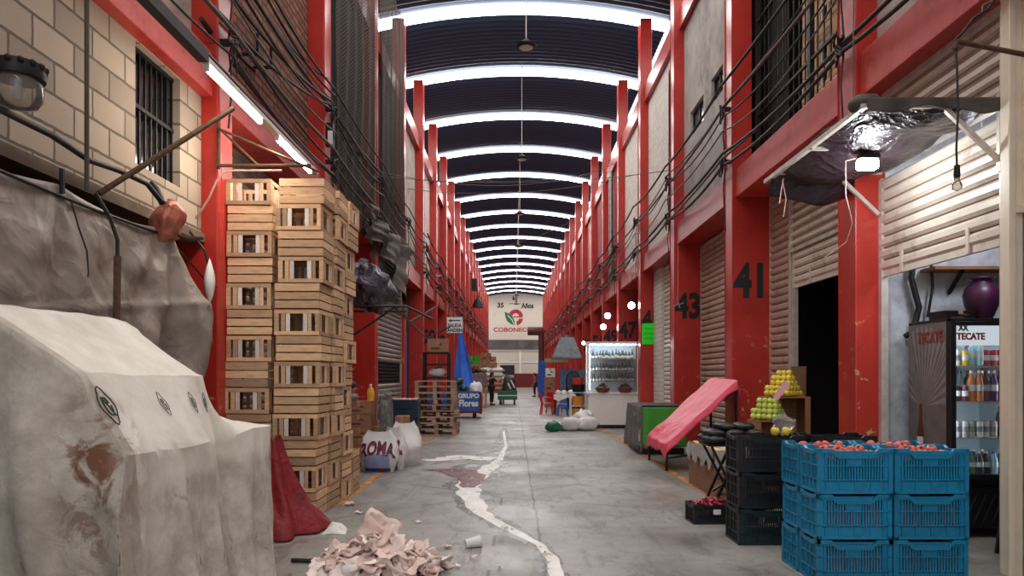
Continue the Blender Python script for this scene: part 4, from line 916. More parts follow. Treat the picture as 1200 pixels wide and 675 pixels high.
for x in (-.36, .36):
    for y in (.1, 1.3): b = MB(); b.tube([(x-.05, y, .14), (x+.05, y, .14)], .14, 16); b.build('wheel', M['cable'], root)
root = thing('goods_heap', 'dark tarpaulin covered load on the green market cart', 'load', (-.25, 38.75, .36))
b = MB(); b.grid(lambda u, v: (.40*math.cos(2*PI*u)*math.sin(PI*(.02+.5*v))*(1+.2*N3(u*4, v*3, 2)), .55*math.sin(2*PI*u)*math.sin(PI*(.02+.5*v)), 1.15*math.cos(PI*.5*v)*(1+.18*N3(u*5, v*4, 8))), 30, 18); b.build('cover', mat('dark_green_cover', S(52, 60, 58), .6, var=.3), root, smooth=40); b = MB(); b.tube([(.1, -.45, .9), (.3, -.55, .5)], .04, 6); b.tube([(-.05, -.45, .75), (.1, -.55, .45)], .03, 6); b.build('pale_strap', M['white'], root)
# ------------------------------------------------------------------ right: blue crates of tomatoes
BC = plastic_crate(M['bluecrate'], .535, .345, .325)
M['tomato'] = mat('tomato_skin', S(226, 110, 86), .35, var=.2, scale=9, rnd=.12, bump=0)
tom = None
def tomato(loc, label, group):
    global tom
    if tom is None:
        tom = thing('tomato', label, 'tomato', (0, 0, 0)); q = MB(); q.lathe([(0, -.027), (.018, -.026), (.032, -.014), (.036, .002), (.031, .018), (.018, .026), (.006, .022), (0, .021)], n=14); q.build('flesh', M['tomato'], tom, smooth=70)
        q = MB()
        for k in range(5): a = 2*PI*k/5; q.add([(0, 0, .024), (.007*math.cos(a-.6), .007*math.sin(a-.6), .027), (.02*math.cos(a), .02*math.sin(a), .027), (.007*math.cos(a+.6), .007*math.sin(a+.6), .027)], [(0, 1, 2, 3)])
        q.build('calyx', M['leaf_dark'], tom, solid=.001); o = tom
    else: o = dup(tom)
    o.location = loc; o.rotation_euler = (R.uniform(-1, 1), R.uniform(-1, 1), R.uniform(0, 6)); return tag(o, label, 'tomato', group)
BX = {'near, doorway side': (2.44, 5.48), 'near, fridge side': (2.985, 5.48), 'far, doorway side': (2.44, 5.84), 'far, fridge side': (2.985, 5.84)}
lev = ['bottom', 'middle', 'top']; first = True
for nm, (x, y) in BX.items():
    for k in range(3):
        o = BC if first else dup(BC); first = False
        o.location = (x+R.uniform(-.006, .006), y+R.uniform(-.003, .003), .327*k); o.rotation_euler = (0, 0, R.uniform(-.012, .012)); tag(o, 'blue plastic crate, %s one in the %s stack of the blue block' % (lev[k], nm), 'crate', 'blue plastic crates')
    gx = 'tomatoes in the %s blue crate' % nm
    for i in range(7):
        for j in range(4):
            tomato((x-.215+.071*i+R.uniform(-.008, .008), y-.115+.075*j+R.uniform(-.008, .008), .654+.252+.018*math.sin(PI*i/6)+R.uniform(-.006, .01)), 'ripe tomato in the top crate of the %s blue stack' % nm, gx)
    for i in range(4): tomato((x-.15+.09*i, y+R.uniform(-.06, .06), .654+.298), 'ripe tomato in the top crate of the %s blue stack' % nm, gx)
for nm, (x, y) in BX.items():
    for k in range(2 if 'near' in nm else 0):
        b = MB()
        for i in range(9):
            for j in range(3): b.ball((x-.2+.05*i, y-.1+.1*j, .327*k+.13+.02*R.random()), (.034, .045, .1), 7, 5)
        tag(b.build('packed_tomatoes', M['tomato'], smooth=60), 'tomatoes packed inside the %s crate of the %s blue stack' % (lev[k], nm), 'tomatoes', kind='stuff')
# black and dark green crates behind
KC = plastic_crate(M['blackcrate'], .60, .40, .322); GC = plastic_crate(M['greencrate'], .60, .40, .322); f = {}
for si, (nm, x, y) in enumerate((('aisle-side', 2.29, 6.75), ('doorway-side', 2.93, 6.78))):
    for k in range(3):
        src = GC if k == 0 else KC
        o = dup(src) if src.name in f else src; f[src.name] = 1
        o.location = (x+R.uniform(-.01, .01), y, .324*k); o.rotation_euler = (0, 0, R.uniform(-.015, .015)); tag(o, '%s plastic crate, %s one in the %s stack behind the blue crates' % ('dark green' if k == 0 else 'black', lev[k], nm), 'crate', 'black plastic crates')
b = MB()
for i in range(14): b.ball((2.93+R.uniform(-.2, .2), 6.72+R.uniform(-.12, .1), .90), (R.uniform(.03, .05), .025, .02), 7, 5)
tag(b.build('red_peppers', mat('dark_red_peppers', S(150, 50, 48), .4, var=.4, scale=30), smooth=60), 'dark red produce lying in the doorway-side black crate', 'vegetables', kind='stuff')
# ------------------------------------------------------------------ apple pyramids
M['apple_y'] = mat('yellow_apple_skin', S(226, 200, 66), .35, var=.12, scale=18, rnd=.1, bump=0); M['apple_g'] = mat('green_apple_skin', S(186, 196, 84), .35, var=.15, scale=18, rnd=.12, bump=0)
APP = {}
def apple(col, loc, rot, label, group):
    if col not in APP:
        root = thing('apple', label, 'apple'); r = .041; q = MB()
        q.lathe([(0, -.032), (.010, -.035), (.022, -.034), (.034, -.02), (.040, .002), (.036, .022), (.024, .034), (.011, .032), (0, .024)], n=16); q.build('flesh', M['apple_'+col], root, smooth=70)
        q = MB(); q.ball((0, 0, -.033), (.007, .007, .004), 8, 5); q.tube([(0, 0, .024), (.003, 0, .042)], .0018, 5); q.build('stalk_and_eye', M['wood_old'], root, smooth=60); APP[col] = root; o = root
    else: o = dup(APP[col])
    o.location = loc; o.rotation_euler = rot; return tag(o, label, 'apple', group)
def pyramid(col, ox, oy, oz, rz, nx, ny, layers, label, group):
    rot = Matrix.Rotation(rz, 3, 'Z'); s = .079
    for L in range(layers):
        for j in range(ny-L):
            for i in range(nx-L//2):
                p = rot @ Vector(((i-(nx-1-L//2))*.068 + -.014*L, (j-(ny-1-L)/2)*s, .04+L*.064)); p += Vector((ox, oy, oz))
                apple(col, p, (0, PI/2*-1+R.uniform(-.15, .15), rz+R.uniform(-.1, .1)), label, group)
pyramid('y', 3.55, 9.42, 1.235, -.85, 5, 5, 5, 'yellow apple in the tall pyramid on the wooden boxes before pillar 41', 'yellow apples in the tall pyramid')
pyramid('g', 3.24, 9.06, .955, -.75, 5, 4, 4, 'greenish apple in the lower pyramid before pillar 41', 'greenish apples in the lower pyramid')
def display_box(label, x0, x1, y0, y1, z0, z1, back=False):
    root = thing('wooden_box', label, 'box', ((x0+x1)/2, (y0+y1)/2, z0)); w, d, h = (x1-x0)/2, (y1-y0)/2, z1-z0; t = .016
    q = MB(); q.box(-w, w, -d, d, h-t, h); q.build('top', M['wood_old'], root); q = MB(); q.box(-w, w, -d, d, 0, t); q.build('base', M['wood_old'], root)
    for s in (-1, 1): q = MB(); q.box(s*w-t*(s > 0), s*w+t*(s < 0), -d, d, t, h-t); q.build('side', M['wood_old'], root)
    q = MB(); q.box(-w, w, d, d+t, 0, h+(.34 if back else 0)); q.build('back', M['wood_old'], root)
    MB().box(-w+t, -w+.07, -d-.01, -d+.01, t, h-t).build('front_post', M['wood_old'], root); MB().box(w-.07, w-t, -d-.01, -d+.01, t, h-t).build('front_post', M['wood_old'], root); return root
display_box('weathered wooden box carrying the tall yellow apple pyramid', 3.2, 3.72, 9.3, 9.72, .62, 1.233); display_box('lower weathered wooden box standing under the yellow apples', 3.2, 3.72, 9.3, 9.72, 0, .618)
display_box('small wooden box carrying the lower greenish apple pyramid', 2.92, 3.18+.22, 8.98, 9.28, .62, .953); display_box('wooden box on the floor below the greenish apples', 2.92, 3.4, 8.98, 9.28, 0, .618)
root = thing('leaning_board', 'tall wooden board leaning behind the yellow apples', 'board', (3.76, 9.8, .0)); b = MB(); b.bar((0, .06, .0), (0.0, .0, 1.62), .20, .02, (0, 1, 0)); b.build('board', M['wood_old'], root); b = MB(); b.box(-.09, .09, .0, .02, .5, .56); b.box(-.09, .09, -.02, .0, 1.2, 1.26); b.build('cleat', M['wood_old'], root)
root = thing('price_card', 'pink price card on a stick between the two apple pyramids', 'card', (3.26, 9.05, 1.22)); b = MB(); b.bar((-.07, 0, 0), (.07, -.02, .2), .002, .075, (0, 0, 1)); b.build('card', mat('pink_card', S(240, 176, 190), .7, var=.04), root); b = MB(); b.tube([(0, .02, .08), (.02, .03, -.26)], .004, 5); b.build('stick', M['wood_old'], root)
for k, x in enumerate((2.36, 2.46)): apple('y', (x-.05, 6.565, .972+.034), (.3, .2, k), ['loose yellow apple on the black crates, aisle side', 'loose yellow apple on the black crates, doorway side'][k], None)
b = MB(); b.grid(lambda u, v: (2.50+.10*math.cos(2*PI*u)*math.sin(PI*v)*(1+.5*N3(u*6, v*5, 1)), 6.88+.1*math.sin(2*PI*u)*math.sin(PI*v)*(1+.4*N3(u*5, v*6, 4)), 1.05+.085*(-math.cos(PI*v))*(1+.5*N3(u*5, v*3, 9))), 30, 20)
tag(b.build('clear_bag', M['plastic_film'], smooth=60), 'crumpled clear plastic bag behind the black crates', 'plastic bag')
# ------------------------------------------------------------------ crate of dark red vegetables
LC = plastic_crate(M['blackcrate'], .40, .30, .20, 'plastic_crate', True); LC.location = (2.0, 7.62, 0); LC.rotation_euler = (0, 0, .06); tag(LC, 'low black plastic crate of dark red vegetables on the floor', 'crate')
b = MB(); b.box(-.0, .075, -.157, -.152, .10, .15); b.build('white_tag', M['white'], LC)
M['beet'] = mat('dark_red_chilli', S(142, 24, 46), .25, var=.4, scale=12, rnd=.2, bump=0); ch = None
for i in range(34):
    if ch is None:
        ch = thing('red_vegetable', 'x', 'vegetable'); q = MB(); q.tube([(-.075, 0, 0), (-.05, 0, .003), (0, 0, .006), (.04, 0, .003), (.06, 0, 0)], [.006, .018, .023, .019, .006], 9); q.build('flesh', M['beet'], ch, smooth=60); q = MB(); q.tube([(.058, 0, 0), (.08, 0, .006)], [.006, .004], 5); q.build('stalk', M['leaf_dark'], ch); o = ch
    else: o = dup(ch)
    r_ = R.random(); o.location = (2.0+R.uniform(-.13, .13), 7.62+R.uniform(-.09, .09), .175+.004*(i % 12)); o.rotation_euler = (R.uniform(-.3, .3), R.uniform(-.4, .4), R.uniform(0, 6)); tag(o, 'glossy dark red vegetable heaped in the low black crate', 'vegetable', 'dark red vegetables in the low crate')
# ------------------------------------------------------------------ folding stand with dark fruit
root = thing('folding_stand', 'black folding stand with crossed legs beside the black crates', 'stand', (2.30, 7.9, 0))
tray = MB(); tray.box(-.28, .28, -.2, .2, .76, .785); tray.build('tray', M['steel_black'], root)
for yy in (-.18, .18):
    for x0, x1 in ((.06, -.32), (-.24, .10)): b = MB(); b.bar((x0, yy+.0, .76), (x1 if yy < 0 else x1+.05, yy-.1*(yy < 0)-(.03 if x1 > 0 else 0), .0), .026, .026); b.build('leg', M['steel_black'], root)
b = MB(); b.bar((-.24, -.2, .30), (.1, -.2, .52), .02, .02); b.build('stretcher', M['steel_black'], root)
M['zapote'] = mat('near_black_fruit_skin', S(36, 34, 36), .35, var=.25, scale=10, rnd=.15, bump=.1); zp = None
for L, (nx, ny) in enumerate(((3, 5), (3, 4), (2, 3))):
    for i in range(nx):
        for j in range(ny):
            if zp is None:
                zp = thing('dark_fruit', 'x', 'fruit'); q = MB(); q.ball((0, 0, 0), (.104, .046, .043), 16, 12); q.build('flesh', M['zapote'], zp, smooth=70); q = MB(); q.tube([(.088, 0, 0), (.102, 0, .004)], .009, 7); q.build('stalk', M['wood_old'], zp); o = zp
            else: o = dup(zp)
            o.location = (2.30+(i-(nx-1)/2)*.2+R.uniform(-.008, .008)+.02*L, 7.9+(j-(ny-1)/2)*.088, .829+.066*L); o.rotation_euler = (R.uniform(-.2, .2), R.uniform(-.06, .06), R.uniform(-.12, .12)); tag(o, 'near-black oblong fruit piled on the black folding stand', 'fruit', 'dark fruit on the folding stand')
# ------------------------------------------------------------------ boxes with film-lined pale fruit
for t_ in range(3):
    for j in range(3):
        for i in range(2):
            if t_ < 2: carton('cardboard_box', 'worn cardboard box under the pale fruit, %s tier, %s from near end, %s side' % (('bottom', 'middle')[t_], ORD[j], ('aisle', 'wall')[i]), .31, .43, .185, (2.60+.315*i, 9.28+.44*j, .188*t_), R.uniform(-.02, .02), 'worn cardboard boxes under the pale fruit')
M['pale_fruit'] = mat('pale_yellow_fruit', S(232, 204, 150), .45, var=.15, scale=12, rnd=.1, bump=0); pf = None
for j in range(3):
    for i in range(2):
        x, y, z = 2.60+.315*i, 9.28+.44*j, .378; nm = '%s from the near end on the %s side' % (ORD[j], ('aisle', 'wall')[i])
        root = thing('open_box', 'open film-lined cardboard box of pale fruit, '+nm, 'box', (x, y, z), 0, 'open boxes of pale fruit'); w, d, h = .152, .212, .2
        q = MB(); q.box(-w, w, -d, d, 0, .01); q.box(-w, -w+.008, -d, d, 0, h); q.box(w-.008, w, -d, d, 0, h); q.box(-w, w, -d, -d+.008, 0, h); q.box(-w, w, d-.008, d, 0, h); q.build('shell', M['card'], root)
        q = MB()
        if i == 0: q.grid(lambda u, v: (-w-.012-.03*v+.012*N3(u*6, v*4, j), -d*1.0+2*d*u, h+.01-.24*v*(.8+.25*math.sin(u*9+j))), 16, 12)
        if j == 0: q.grid(lambda u, v: (-w+2*w*u, -d-.012-.03*v+.012*N3(u*6, v*4, j+3), h+.01-.26*v*(.8+.25*math.sin(u*8+i))), 16, 12)
        q.grid(lambda u, v: (-w+2*w*u, -d+2*d*v, h-.012+.012*N3(u*5, v*5, i+j)+.03*(2*abs(u-.5))**4), 10, 10); q.build('film_lining', M['milky_film'], root, smooth=50)
        for a in range(2):
            for c in range(4):
                if pf is None:
                    pf = thing('pale_fruit', 'x', 'fruit'); q = MB(); q.ball((0, 0, 0), (.062, .040, .036), 12, 8); q.build('flesh', M['pale_fruit'], pf, smooth=70); q = MB(); q.tube([(.06, 0, 0), (.068, 0, .002)], .005, 5); q.build('stalk', M['wood_old'], pf); o = pf
                else: o = dup(pf)
                o.location = (x-.068+.136*a, y-.15+.1*c, z+.175+R.uniform(0, .012)); o.rotation_euler = (0, R.uniform(-.1, .1), R.uniform(-.25, .25)); tag(o, 'pale yellow fruit in an open film-lined box on the cardboard stack', 'fruit', 'pale fruit in the open boxes')
# ------------------------------------------------------------------ pink covered slanting table
root = thing('slanted_table', 'slanting black display table covered with a bright pink tarpaulin', 'table', (0, 0, 0))
A0 = Vector((2.40, 11.6, .36)); dX = Vector((1.12, 0, 1.02)); dY = Vector((0, 1.6, .03))
def pk(u, v):
    # u across the aisle direction (low to high), v along the hall; over-run gives the hanging skirts
    uu, vv = -.10+1.2*u, -.09+1.18*v; p = A0+dX*min(1, max(0, uu))+dY*min(1, max(0, vv)); nz = .022*N3(u*7, v*5, 2)+.02*math.sin(u*18+v*5)*.5
    p = p+Vector((-.02, 0, .05+nz))
    if uu < 0: p += Vector((.22*uu, 0, 1.5*uu*(1+.12*math.sin(v*17))))
    if uu > 1: p += Vector((.3*(uu-1), 0, -1.6*(uu-1)))
    if vv < 0: p += Vector((0, .35*vv, 1.3*vv*(1+.12*math.sin(u*15))))
    if vv > 1: p += Vector((0, .35*(vv-1), -1.5*(vv-1)))
    return p
b = MB(); b.grid(pk, 70, 50); b.build('cover', M['pink'], root, smooth=45, solid=.006)
b = MB()
for v in (0.02, .98):
    p = A0+dY*v; b.bar(p, p+dX, .04, .05)
b.bar(A0+dY*.03, A0+dY*.97, .04, .05); b.bar(A0+dX+dY*.03, A0+dX+dY*.97, .04, .05); b.build('frame', M['steel_black'], root)
for p in (A0+dY*.04, A0+dY*.96, A0+dX*.97+dY*.04, A0+dX*.97+dY*.96): b = MB(); b.box(p.x-.02, p.x+.02, p.y-.02, p.y+.02, 0, p.z); b.build('leg', M['steel_black'], root)
b = MB(); p = A0+dX*.97; b.bar((p.x, p.y+.06, .35), (2.42, 11.66, .2), .025, .025); b.build('stretcher', M['steel_black'], root)
# grey and green covered stall box
root = thing('covered_stall', 'low stall box covered with grey and green sheets behind the pink table', 'covered stall', (2.83, 14.85, 0))
b = MB(); b.box(-.4, .4, -.78, .78, .0, .12); b.build('base', M['steel_black'], root)
b = MB(); b.box(-.42, .42, -.82, .82, .88, .93); b.build('top', M['soot'], root)
def sheet(fn, m, nm): q = MB(); q.grid(fn, 40, 24); q.build(nm, m, root, smooth=60, solid=.006)
sheet(lambda u, v: (-.43-.05*v-.025*math.sin(u*19+v*2)*v+.02*N3(u*5, v*3, 1), -.84+1.68*u, .93-.85*v), M['grey_cloth'], 'grey_sheet')
sheet(lambda u, v: (-.40+.82*u, -.84-.03*v-.02*math.sin(u*15)*v, .90-.74*v), M['green_cloth'], 'green_sheet')
sheet(lambda u, v: (-.45+.05*u, -.845-.03*v-.015*math.sin(u*5), .93-.85*v), M['grey_cloth'], 'grey_sheet')
# ------------------------------------------------------------------ drinks fridge in the lit shop
M['fr_white'] = emit('fridge_lamp', (.85, .93, 1, 1), 20); M['fr_in'] = mat('fridge_liner', S(190, 208, 218), .5, var=.04); M['fr_black'] = mat('black_fridge_body', S(22, 23, 25), .4)
FX, FY = 4.38, 6.87
root = thing('drinks_fridge', 'black upright drinks fridge with a lit glass door full of bottles and cans', 'fridge', (FX, FY+.33, 0)); w, d = .37, .33
b = MB(); b.box(-w, -w+.05, -d, d, .08, 2.03); b.box(w-.05, w, -d, d, .08, 2.03); b.box(-w, w, d-.04, d, .08, 2.03); b.box(-w, w, -d, d, 1.99, 2.03); b.box(-w, w, -d, d, .5, .56); b.box(-w, w, -d+.03, d, .08, .5); b.build('body', M['fr_black'], root, bevel=.006)
b = MB(); b.box(-w+.05, w-.05, d-.05, d-.042, .56, 1.99); b.box(-w+.05, -w+.056, -d+.05, d-.05, .56, 1.99); b.box(w-.056, w-.05, -d+.05, d-.05, .56, 1.99); b.box(-w+.05, w-.05, -d+.05, d-.05, .56, .566); b.build('liner', M['fr_in'], root)
b = MB(); b.box(-w, w, -d-.02, -d+.03, .1, .46); b.build('grille_panel', M['fr_black'], root)
b = MB()
for k in range(9): b.bar((-w+.02+.085*k-.04, -d-.024, .15), (-w+.02+.085*k+.07, -d-.024, .40), .012, .02, (0, 1, 0))
b.build('grille', mat('fridge_grille', S(60, 62, 64), .4, .4), root)
b = MB(); t = .05; b.box(-w, -w+t, -d-.05, -d-.005, .54, 2.0); b.box(w-t, w, -d-.05, -d-.005, .54, 2.0); b.box(-w+t, w-t, -d-.05, -d-.005, .54, .59); b.box(-w+t, w-t, -d-.05, -d-.005, 1.96, 2.0); o = b.build('door_frame', M['fr_black'], root, bevel=.006)
b = MB(); b.box(-w+t, w-t, -d-.035, -d-.028, .59, 1.96); b.build('glass', M['glass'], o)
b = MB(); b.box(w-.04, w-.015, -d-.09, -d-.05, 1.0, 1.5); b.build('handle', M['fr_black'], o)
for z in (.92, 1.255, 1.59): b = MB(); b.box(-w+.056, w-.056, -d+.04, d-.05, z-.012, z); b.build('shelf', M['rail'], root)
b = MB(); b.box(-w+.058, -w+.075, -d+.05, -d+.065, .6, 1.8); b.box(w-.075, w-.058, -d+.05, -d+.065, .6, 1.8); b.box(-w+.06, w-.06, -d+.12, -d+.15, 1.955, 1.98); b.build('lamp', M['fr_white'], root)
o = MB().box(-w+.055, w-.055, -d+.02, -d+.04, 1.78, 1.97).build('header', emit('backlit_header', S(205, 212, 216), 1.1), root)
M['brand_red'] = mat('red_lettering', S(196, 30, 34), .5)
text('header_word', 'TECATE', .085, M['brand_red'], root, (-w+.23, -d+.016, 1.86), UPR, .85, .004); text('header_word', 'XX', .075, M['black'], root, (-w+.16, -d+.016, 1.94), UPR, .8, .004)
# printed side panel facing the doorway: rays, word, a bottle
xs = -w-.003; b = MB(); b.box(xs-.002, xs+.003, -d+.01, d-.01, .5, 2.0); b.build('side_print', mat('silver_print', S(112, 106, 102), .5), root)
b = MB()
for k in range(22):
    a = .15+2.9*k/21; b.add([(xs-.003, .06+.05*math.cos(a), 1.2+.05*math.sin(a)), (xs-.003, .06+.62*math.cos(a-.035), 1.2+.78*math.sin(a-.035)), (xs-.003, .06+.62*math.cos(a+.035), 1.2+.78*math.sin(a+.035))], [(0, 1, 2)])
for v in range(len(b.v)): b.v[v] = (b.v[v][0], max(-d+.015, min(d-.015, b.v[v][1])), b.v[v][2])
b.build('ray_print', mat('ray_print', S(146, 140, 134), .5), root)
text('side_word', 'TECATE', .15, mat('faded_red_print', S(140, 60, 56), .6), root, (xs-.006, -.06, 1.86), (PI/2, 0, -PI/2), .8, .004)
b = MB(); prof = [(.055, .50), (.058, .85), (.05, .95), (.022, 1.08), (.02, 1.22), (0, 1.22)]; b.prism([Vector((0, -r, z)) for r, z in prof]+[Vector((0, r, z)) for r, z in prof[::-1][1:]], (xs-.003, .10, 0), (-.006, 0, 0)); b.build('bottle_print', mat('brown_bottle_print', S(94, 52, 34), .35), root)
b = MB(); b.box(xs-.012, xs-.009, .05, .15, .82, .90); b.build('bottle_label_print', M['white'], root)
# drinks
DK = {}
def drink(kind, col, cap, loc, label):
    key = (kind, col)
    if key not in DK:
        root = thing('can' if kind == 'can' else 'bottle', label, 'can' if kind == 'can' else 'bottle'); m = bpy.data.materials.get('drink_'+col) or mat('drink_'+col, DCOL[col], .25, .1 if kind == 'can' else 0, var=.06, bump=0)
        q = MB()
        if kind == 'can':
            q.lathe([(.026, 0), (.031, .008), (.031, .135), (.026, .148), (.0, .148)], n=14); q.build('can_body', m, root, smooth=40); q = MB(); q.lathe([(.027, .147), (.027, .152), (0, .150)], n=12); q.build('lid', M['steel_grey'], root); q = MB(); q.lathe([(.0315, .05), (.0315, .10)], n=14); q.build('label_band', M['white'] if col not in ('silver', 'white') else M['steel_grey'], root, smooth=40)
        else:
            h = .29 if kind == 'bottle' else .22; q.lathe([(0, 0), (.034, .003), (.037, .03), (.035, h*.35), (.038, h*.55), (.03, h*.72), (.014, h*.87), (.013, h*.93), (0, h*.93)], n=14); q.build('glass_body', m, root, smooth=50)
            q = MB(); q.lathe([(.016, h*.91), (.016, h), (0, h)], n=10); q.build('cap', bpy.data.materials.get('drink_'+cap) or mat('drink_'+cap, DCOL[cap], .4, bump=0), root); q = MB(); q.lathe([(.0372, h*.34), (.0378, h*.56)], n=14); q.build('label_band', bpy.data.materials.get('drink_'+('red' if col == 'cola' else 'white')) or mat('drink_'+('red' if col == 'cola' else 'white'), DCOL['red' if col == 'cola' else 'white'], .4, bump=0), root, smooth=40)
        DK[key] = root; o = root
    else: o = dup(DK[key])
    o.location = loc; return tag(o, label, 'can' if kind == 'can' else 'bottle', None)
DCOL = dict(red=S(184, 36, 44), blue=S(50, 84, 170), green=S(60, 130, 60), yellow=S(222, 196, 70), clear=S(160, 205, 214), cola=S(40, 22, 20), orange=S(204, 120, 60), purple=S(92, 44, 110), silver=S(196, 196, 196), white=S(226, 226, 224), dark=S(34, 30, 34), plum=S(110, 40, 66), maroon=S(120, 34, 40))
ys = FY+.12; xs0 = FX-w+.10
def row(z, items, nm):
    cnt = {}
    tot = {}
    for it in items: tot[it[:2]] = tot.get(it[:2], 0)+1
    for k, (kind, col, cap) in enumerate(items):
        cnt[(kind, col)] = cnt.get((kind, col), 0)+1; word = {'can': 'can', 'bottle': 'bottle', 'small': 'small bottle'}[kind]
        pos = (ORD[cnt[(kind, col)]-1]+' ' if tot[(kind, col)] > 1 else '')
        c2 = {'cola': 'dark brown', 'dark': 'near-black', 'plum': 'plum coloured'}.get(col, col)
        o = drink(kind, col, cap, (xs0+.068*k, ys+(.01 if k % 2 else 0), z), '%s%s %s from the doorway side, %s of the drinks fridge' % (pos, c2, word, nm.replace(' of the ', ', ').replace('the fridge floor', 'floor') if nm != 'fridge floor' else 'floor')); o['group'] = 'drinks on the '+nm
row(1.591, [('can', 'blue', ''), ('can', 'white', ''), ('can', 'yellow', ''), ('small', 'clear', 'blue'), ('small', 'clear', 'blue'), ('can', 'red', ''), ('can', 'red', ''), ('can', 'red', '')], 'upper shelf')
row(1.256, [('bottle', 'cola', 'red'), ('can', 'dark', ''), ('can', 'plum', ''), ('bottle', 'orange', 'white'), ('bottle', 'orange', 'white'), ('bottle', 'plum', 'plum'), ('bottle', 'purple', 'white'), ('bottle', 'cola', 'red')], 'middle shelf')
row(.921, [('can', 'maroon', ''), ('can', 'silver', ''), ('can', 'silver', ''), ('can', 'silver', ''), ('can', 'white', ''), ('can', 'white', ''), ('can', 'silver', ''), ('bottle', 'cola', 'red')], 'lower shelf')
row(.567, [('small', 'dark', 'white'), ('small', 'clear', 'blue'), ('small', 'dark', 'blue'), ('small', 'green', 'blue'), ('small', 'dark', 'red'), ('small', 'dark', 'blue'), ('small', 'clear', 'blue'), ('small', 'dark', 'blue')], 'fridge floor')
ys = FY+.30
row(1.591, [('can', 'blue', ''), ('small', 'green', 'white'), ('can', 'yellow', ''), ('can', 'white', ''), ('small', 'purple', 'white'), ('can', 'red', ''), ('small', 'orange', 'white'), ('can', 'blue', '')], 'back row of the upper shelf')
row(1.256, [('bottle', 'cola', 'red'), ('bottle', 'plum', 'red'), ('can', 'dark', ''), ('bottle', 'clear', 'blue'), ('bottle', 'cola', 'red'), ('can', 'maroon', ''), ('bottle', 'orange', 'white'), ('bottle', 'dark', 'white')], 'back row of the middle shelf')
row(.567, [('small', 'dark', 'red'), ('small', 'dark', 'white'), ('small', 'clear', 'blue'), ('small', 'dark', 'blue'), ('small', 'plum', 'blue'), ('small', 'dark', 'red'), ('small', 'dark', 'blue')], 'back row of the fridge floor')
root = thing('vase', 'large dark purple vase on top of the drinks fridge', 'vase', (FX+.20, FY+.4, 2.03)); b = MB(); b.lathe([(0, 0), (.085, 0), (.10, .03), (.15, .16), (.165, .25), (.14, .33), (.09, .37), (.085, .39), (.115, .42), (.10, .42), (.07, .39)], n=28); b.build('pot', mat('purple_glaze', S(70, 26, 62), .4), root, smooth=50); b = MB(); b.tube([(.112*math.cos(a), .112*math.sin(a), .42) for a in [2*PI*i/24 for i in range(25)]], .008, 6); b.build('rim', bpy.data.materials['purple_glaze'], root, smooth=60)
carton('cardboard_box', 'small dark box on top of the drinks fridge beside the vase', .3, .25, .09, (FX-.12, FY+.35, 2.031), .1, m='fr_black')
b = MB(); b.box(4.2, 6.9, 7.4, 7.68, 2.56, 2.59); o = b.build('wall_shelf', M['wood_old']); tag(o, 'plain wall shelf above the drinks fridge', 'shelf'); MB().bar((4.5, 7.68, 2.35), (4.5, 7.45, 2.55), .03, .03).build('bracket', M['soot'], o); MB().bar((5.5, 7.68, 2.35), (5.5, 7.45, 2.55), .03, .03).build('bracket', M['soot'], o)
cable('thick black cable hanging down the white wall left of the fridge', [(4.12, 7.62, 3.4), (4.14, 7.62, 2.9), (4.08, 7.62, 2.5), (4.16, 7.62, 2.2), (4.1, 7.62, 1.95), (4.02, 7.63, 1.9)], .03)
cable('second black cable hanging beside the white shop wall', [(4.3, 7.62, 3.4), (4.27, 7.62, 2.9), (4.3, 7.62, 2.4), (4.26, 7.64, 2.1)], .014)
root = thing('stool', 'black stool just behind the cream post', 'stool', (4.2, 6.15, 0)); b = MB(); b.lathe([(0, .55), (.15, .55), (.15, .58), (0, .585)], n=20); b.build('seat', M['steel_black'], root, smooth=40)
for a in (.8, 2.4, 3.9, 5.5): b = MB(); b.bar((.1*math.cos(a), .1*math.sin(a), .55), (.17*math.cos(a), .17*math.sin(a), 0), .025, .025); b.build('leg', M['steel_black'], root)
# ------------------------------------------------------------------ awning, flood lamp, hanging bulb
root = thing('awning', 'sagging black tarpaulin awning on a steel frame over the drinks shop', 'awning', (0, 0, 0))
x0, x1, y0, y1, zz = 2.68, 3.74, 5.68, 7.85, 3.56
def aw(u, v):
    x, y = x0+(x1-x0)*u, y0+(y1-y0)*v; s = math.sin(PI*u)**.8
    z = zz+.03-s*(.04+.07*math.sin(PI*min(1, v*1.0))**1.0+.07*v)+.07*N3(x*2, y*2, 1, 1.3)+.02*math.sin(v*21+u*5)*s
    if v > .9: z -= (v-.9)*1.4
    return (x, y, z)
b = MB(); b.grid(aw, 40, 60); b.build('tarpaulin', M['awning'], root, smooth=50, solid=.008)
def flap(u, v): return (x0+(x1-x0)*u, y0-.05-.02*math.sin(u*20)*v, zz+.05-.12*v*(.75+.25*math.sin(u*9+.5)))
b = MB(); b.grid(flap, 40, 8); b.grid(lambda u, v: (x0+.12*math.cos(2*PI*u)*math.sin(PI*v)+.05, y0+.1+.12*math.sin(2*PI*u)*math.sin(PI*v), zz+.05+.07*-math.cos(PI*v)+.02*N3(u*6, v*5, 3)), 20, 12); b.build('rolled_edge', mat('faded_awning_edge', S(74, 66, 62), .7, var=.3), root, smooth=60, solid=.006)
b = MB(); b.bar((x0, y0, zz), (x0, y1+.05, zz), .04, .04); b.bar((x0, y0, zz), (x1, y0, zz), .035, .035); b.bar((x0, y1-.3, zz), (x1, y1-.3, zz), .035, .035); b.bar((x0, y0+1.0, zz-.02), (x1, y0+1.0, zz-.02), .03, .03)
for y in (y0, y1-.28): b.bar((3.3, y, zz-.02), (3.72, y, zz-.42), .035, .035)
b.bar((3.72, y0, zz-.5), (3.72, y0, zz+.1), .04, .03); b.build('frame', M['rail'], root)
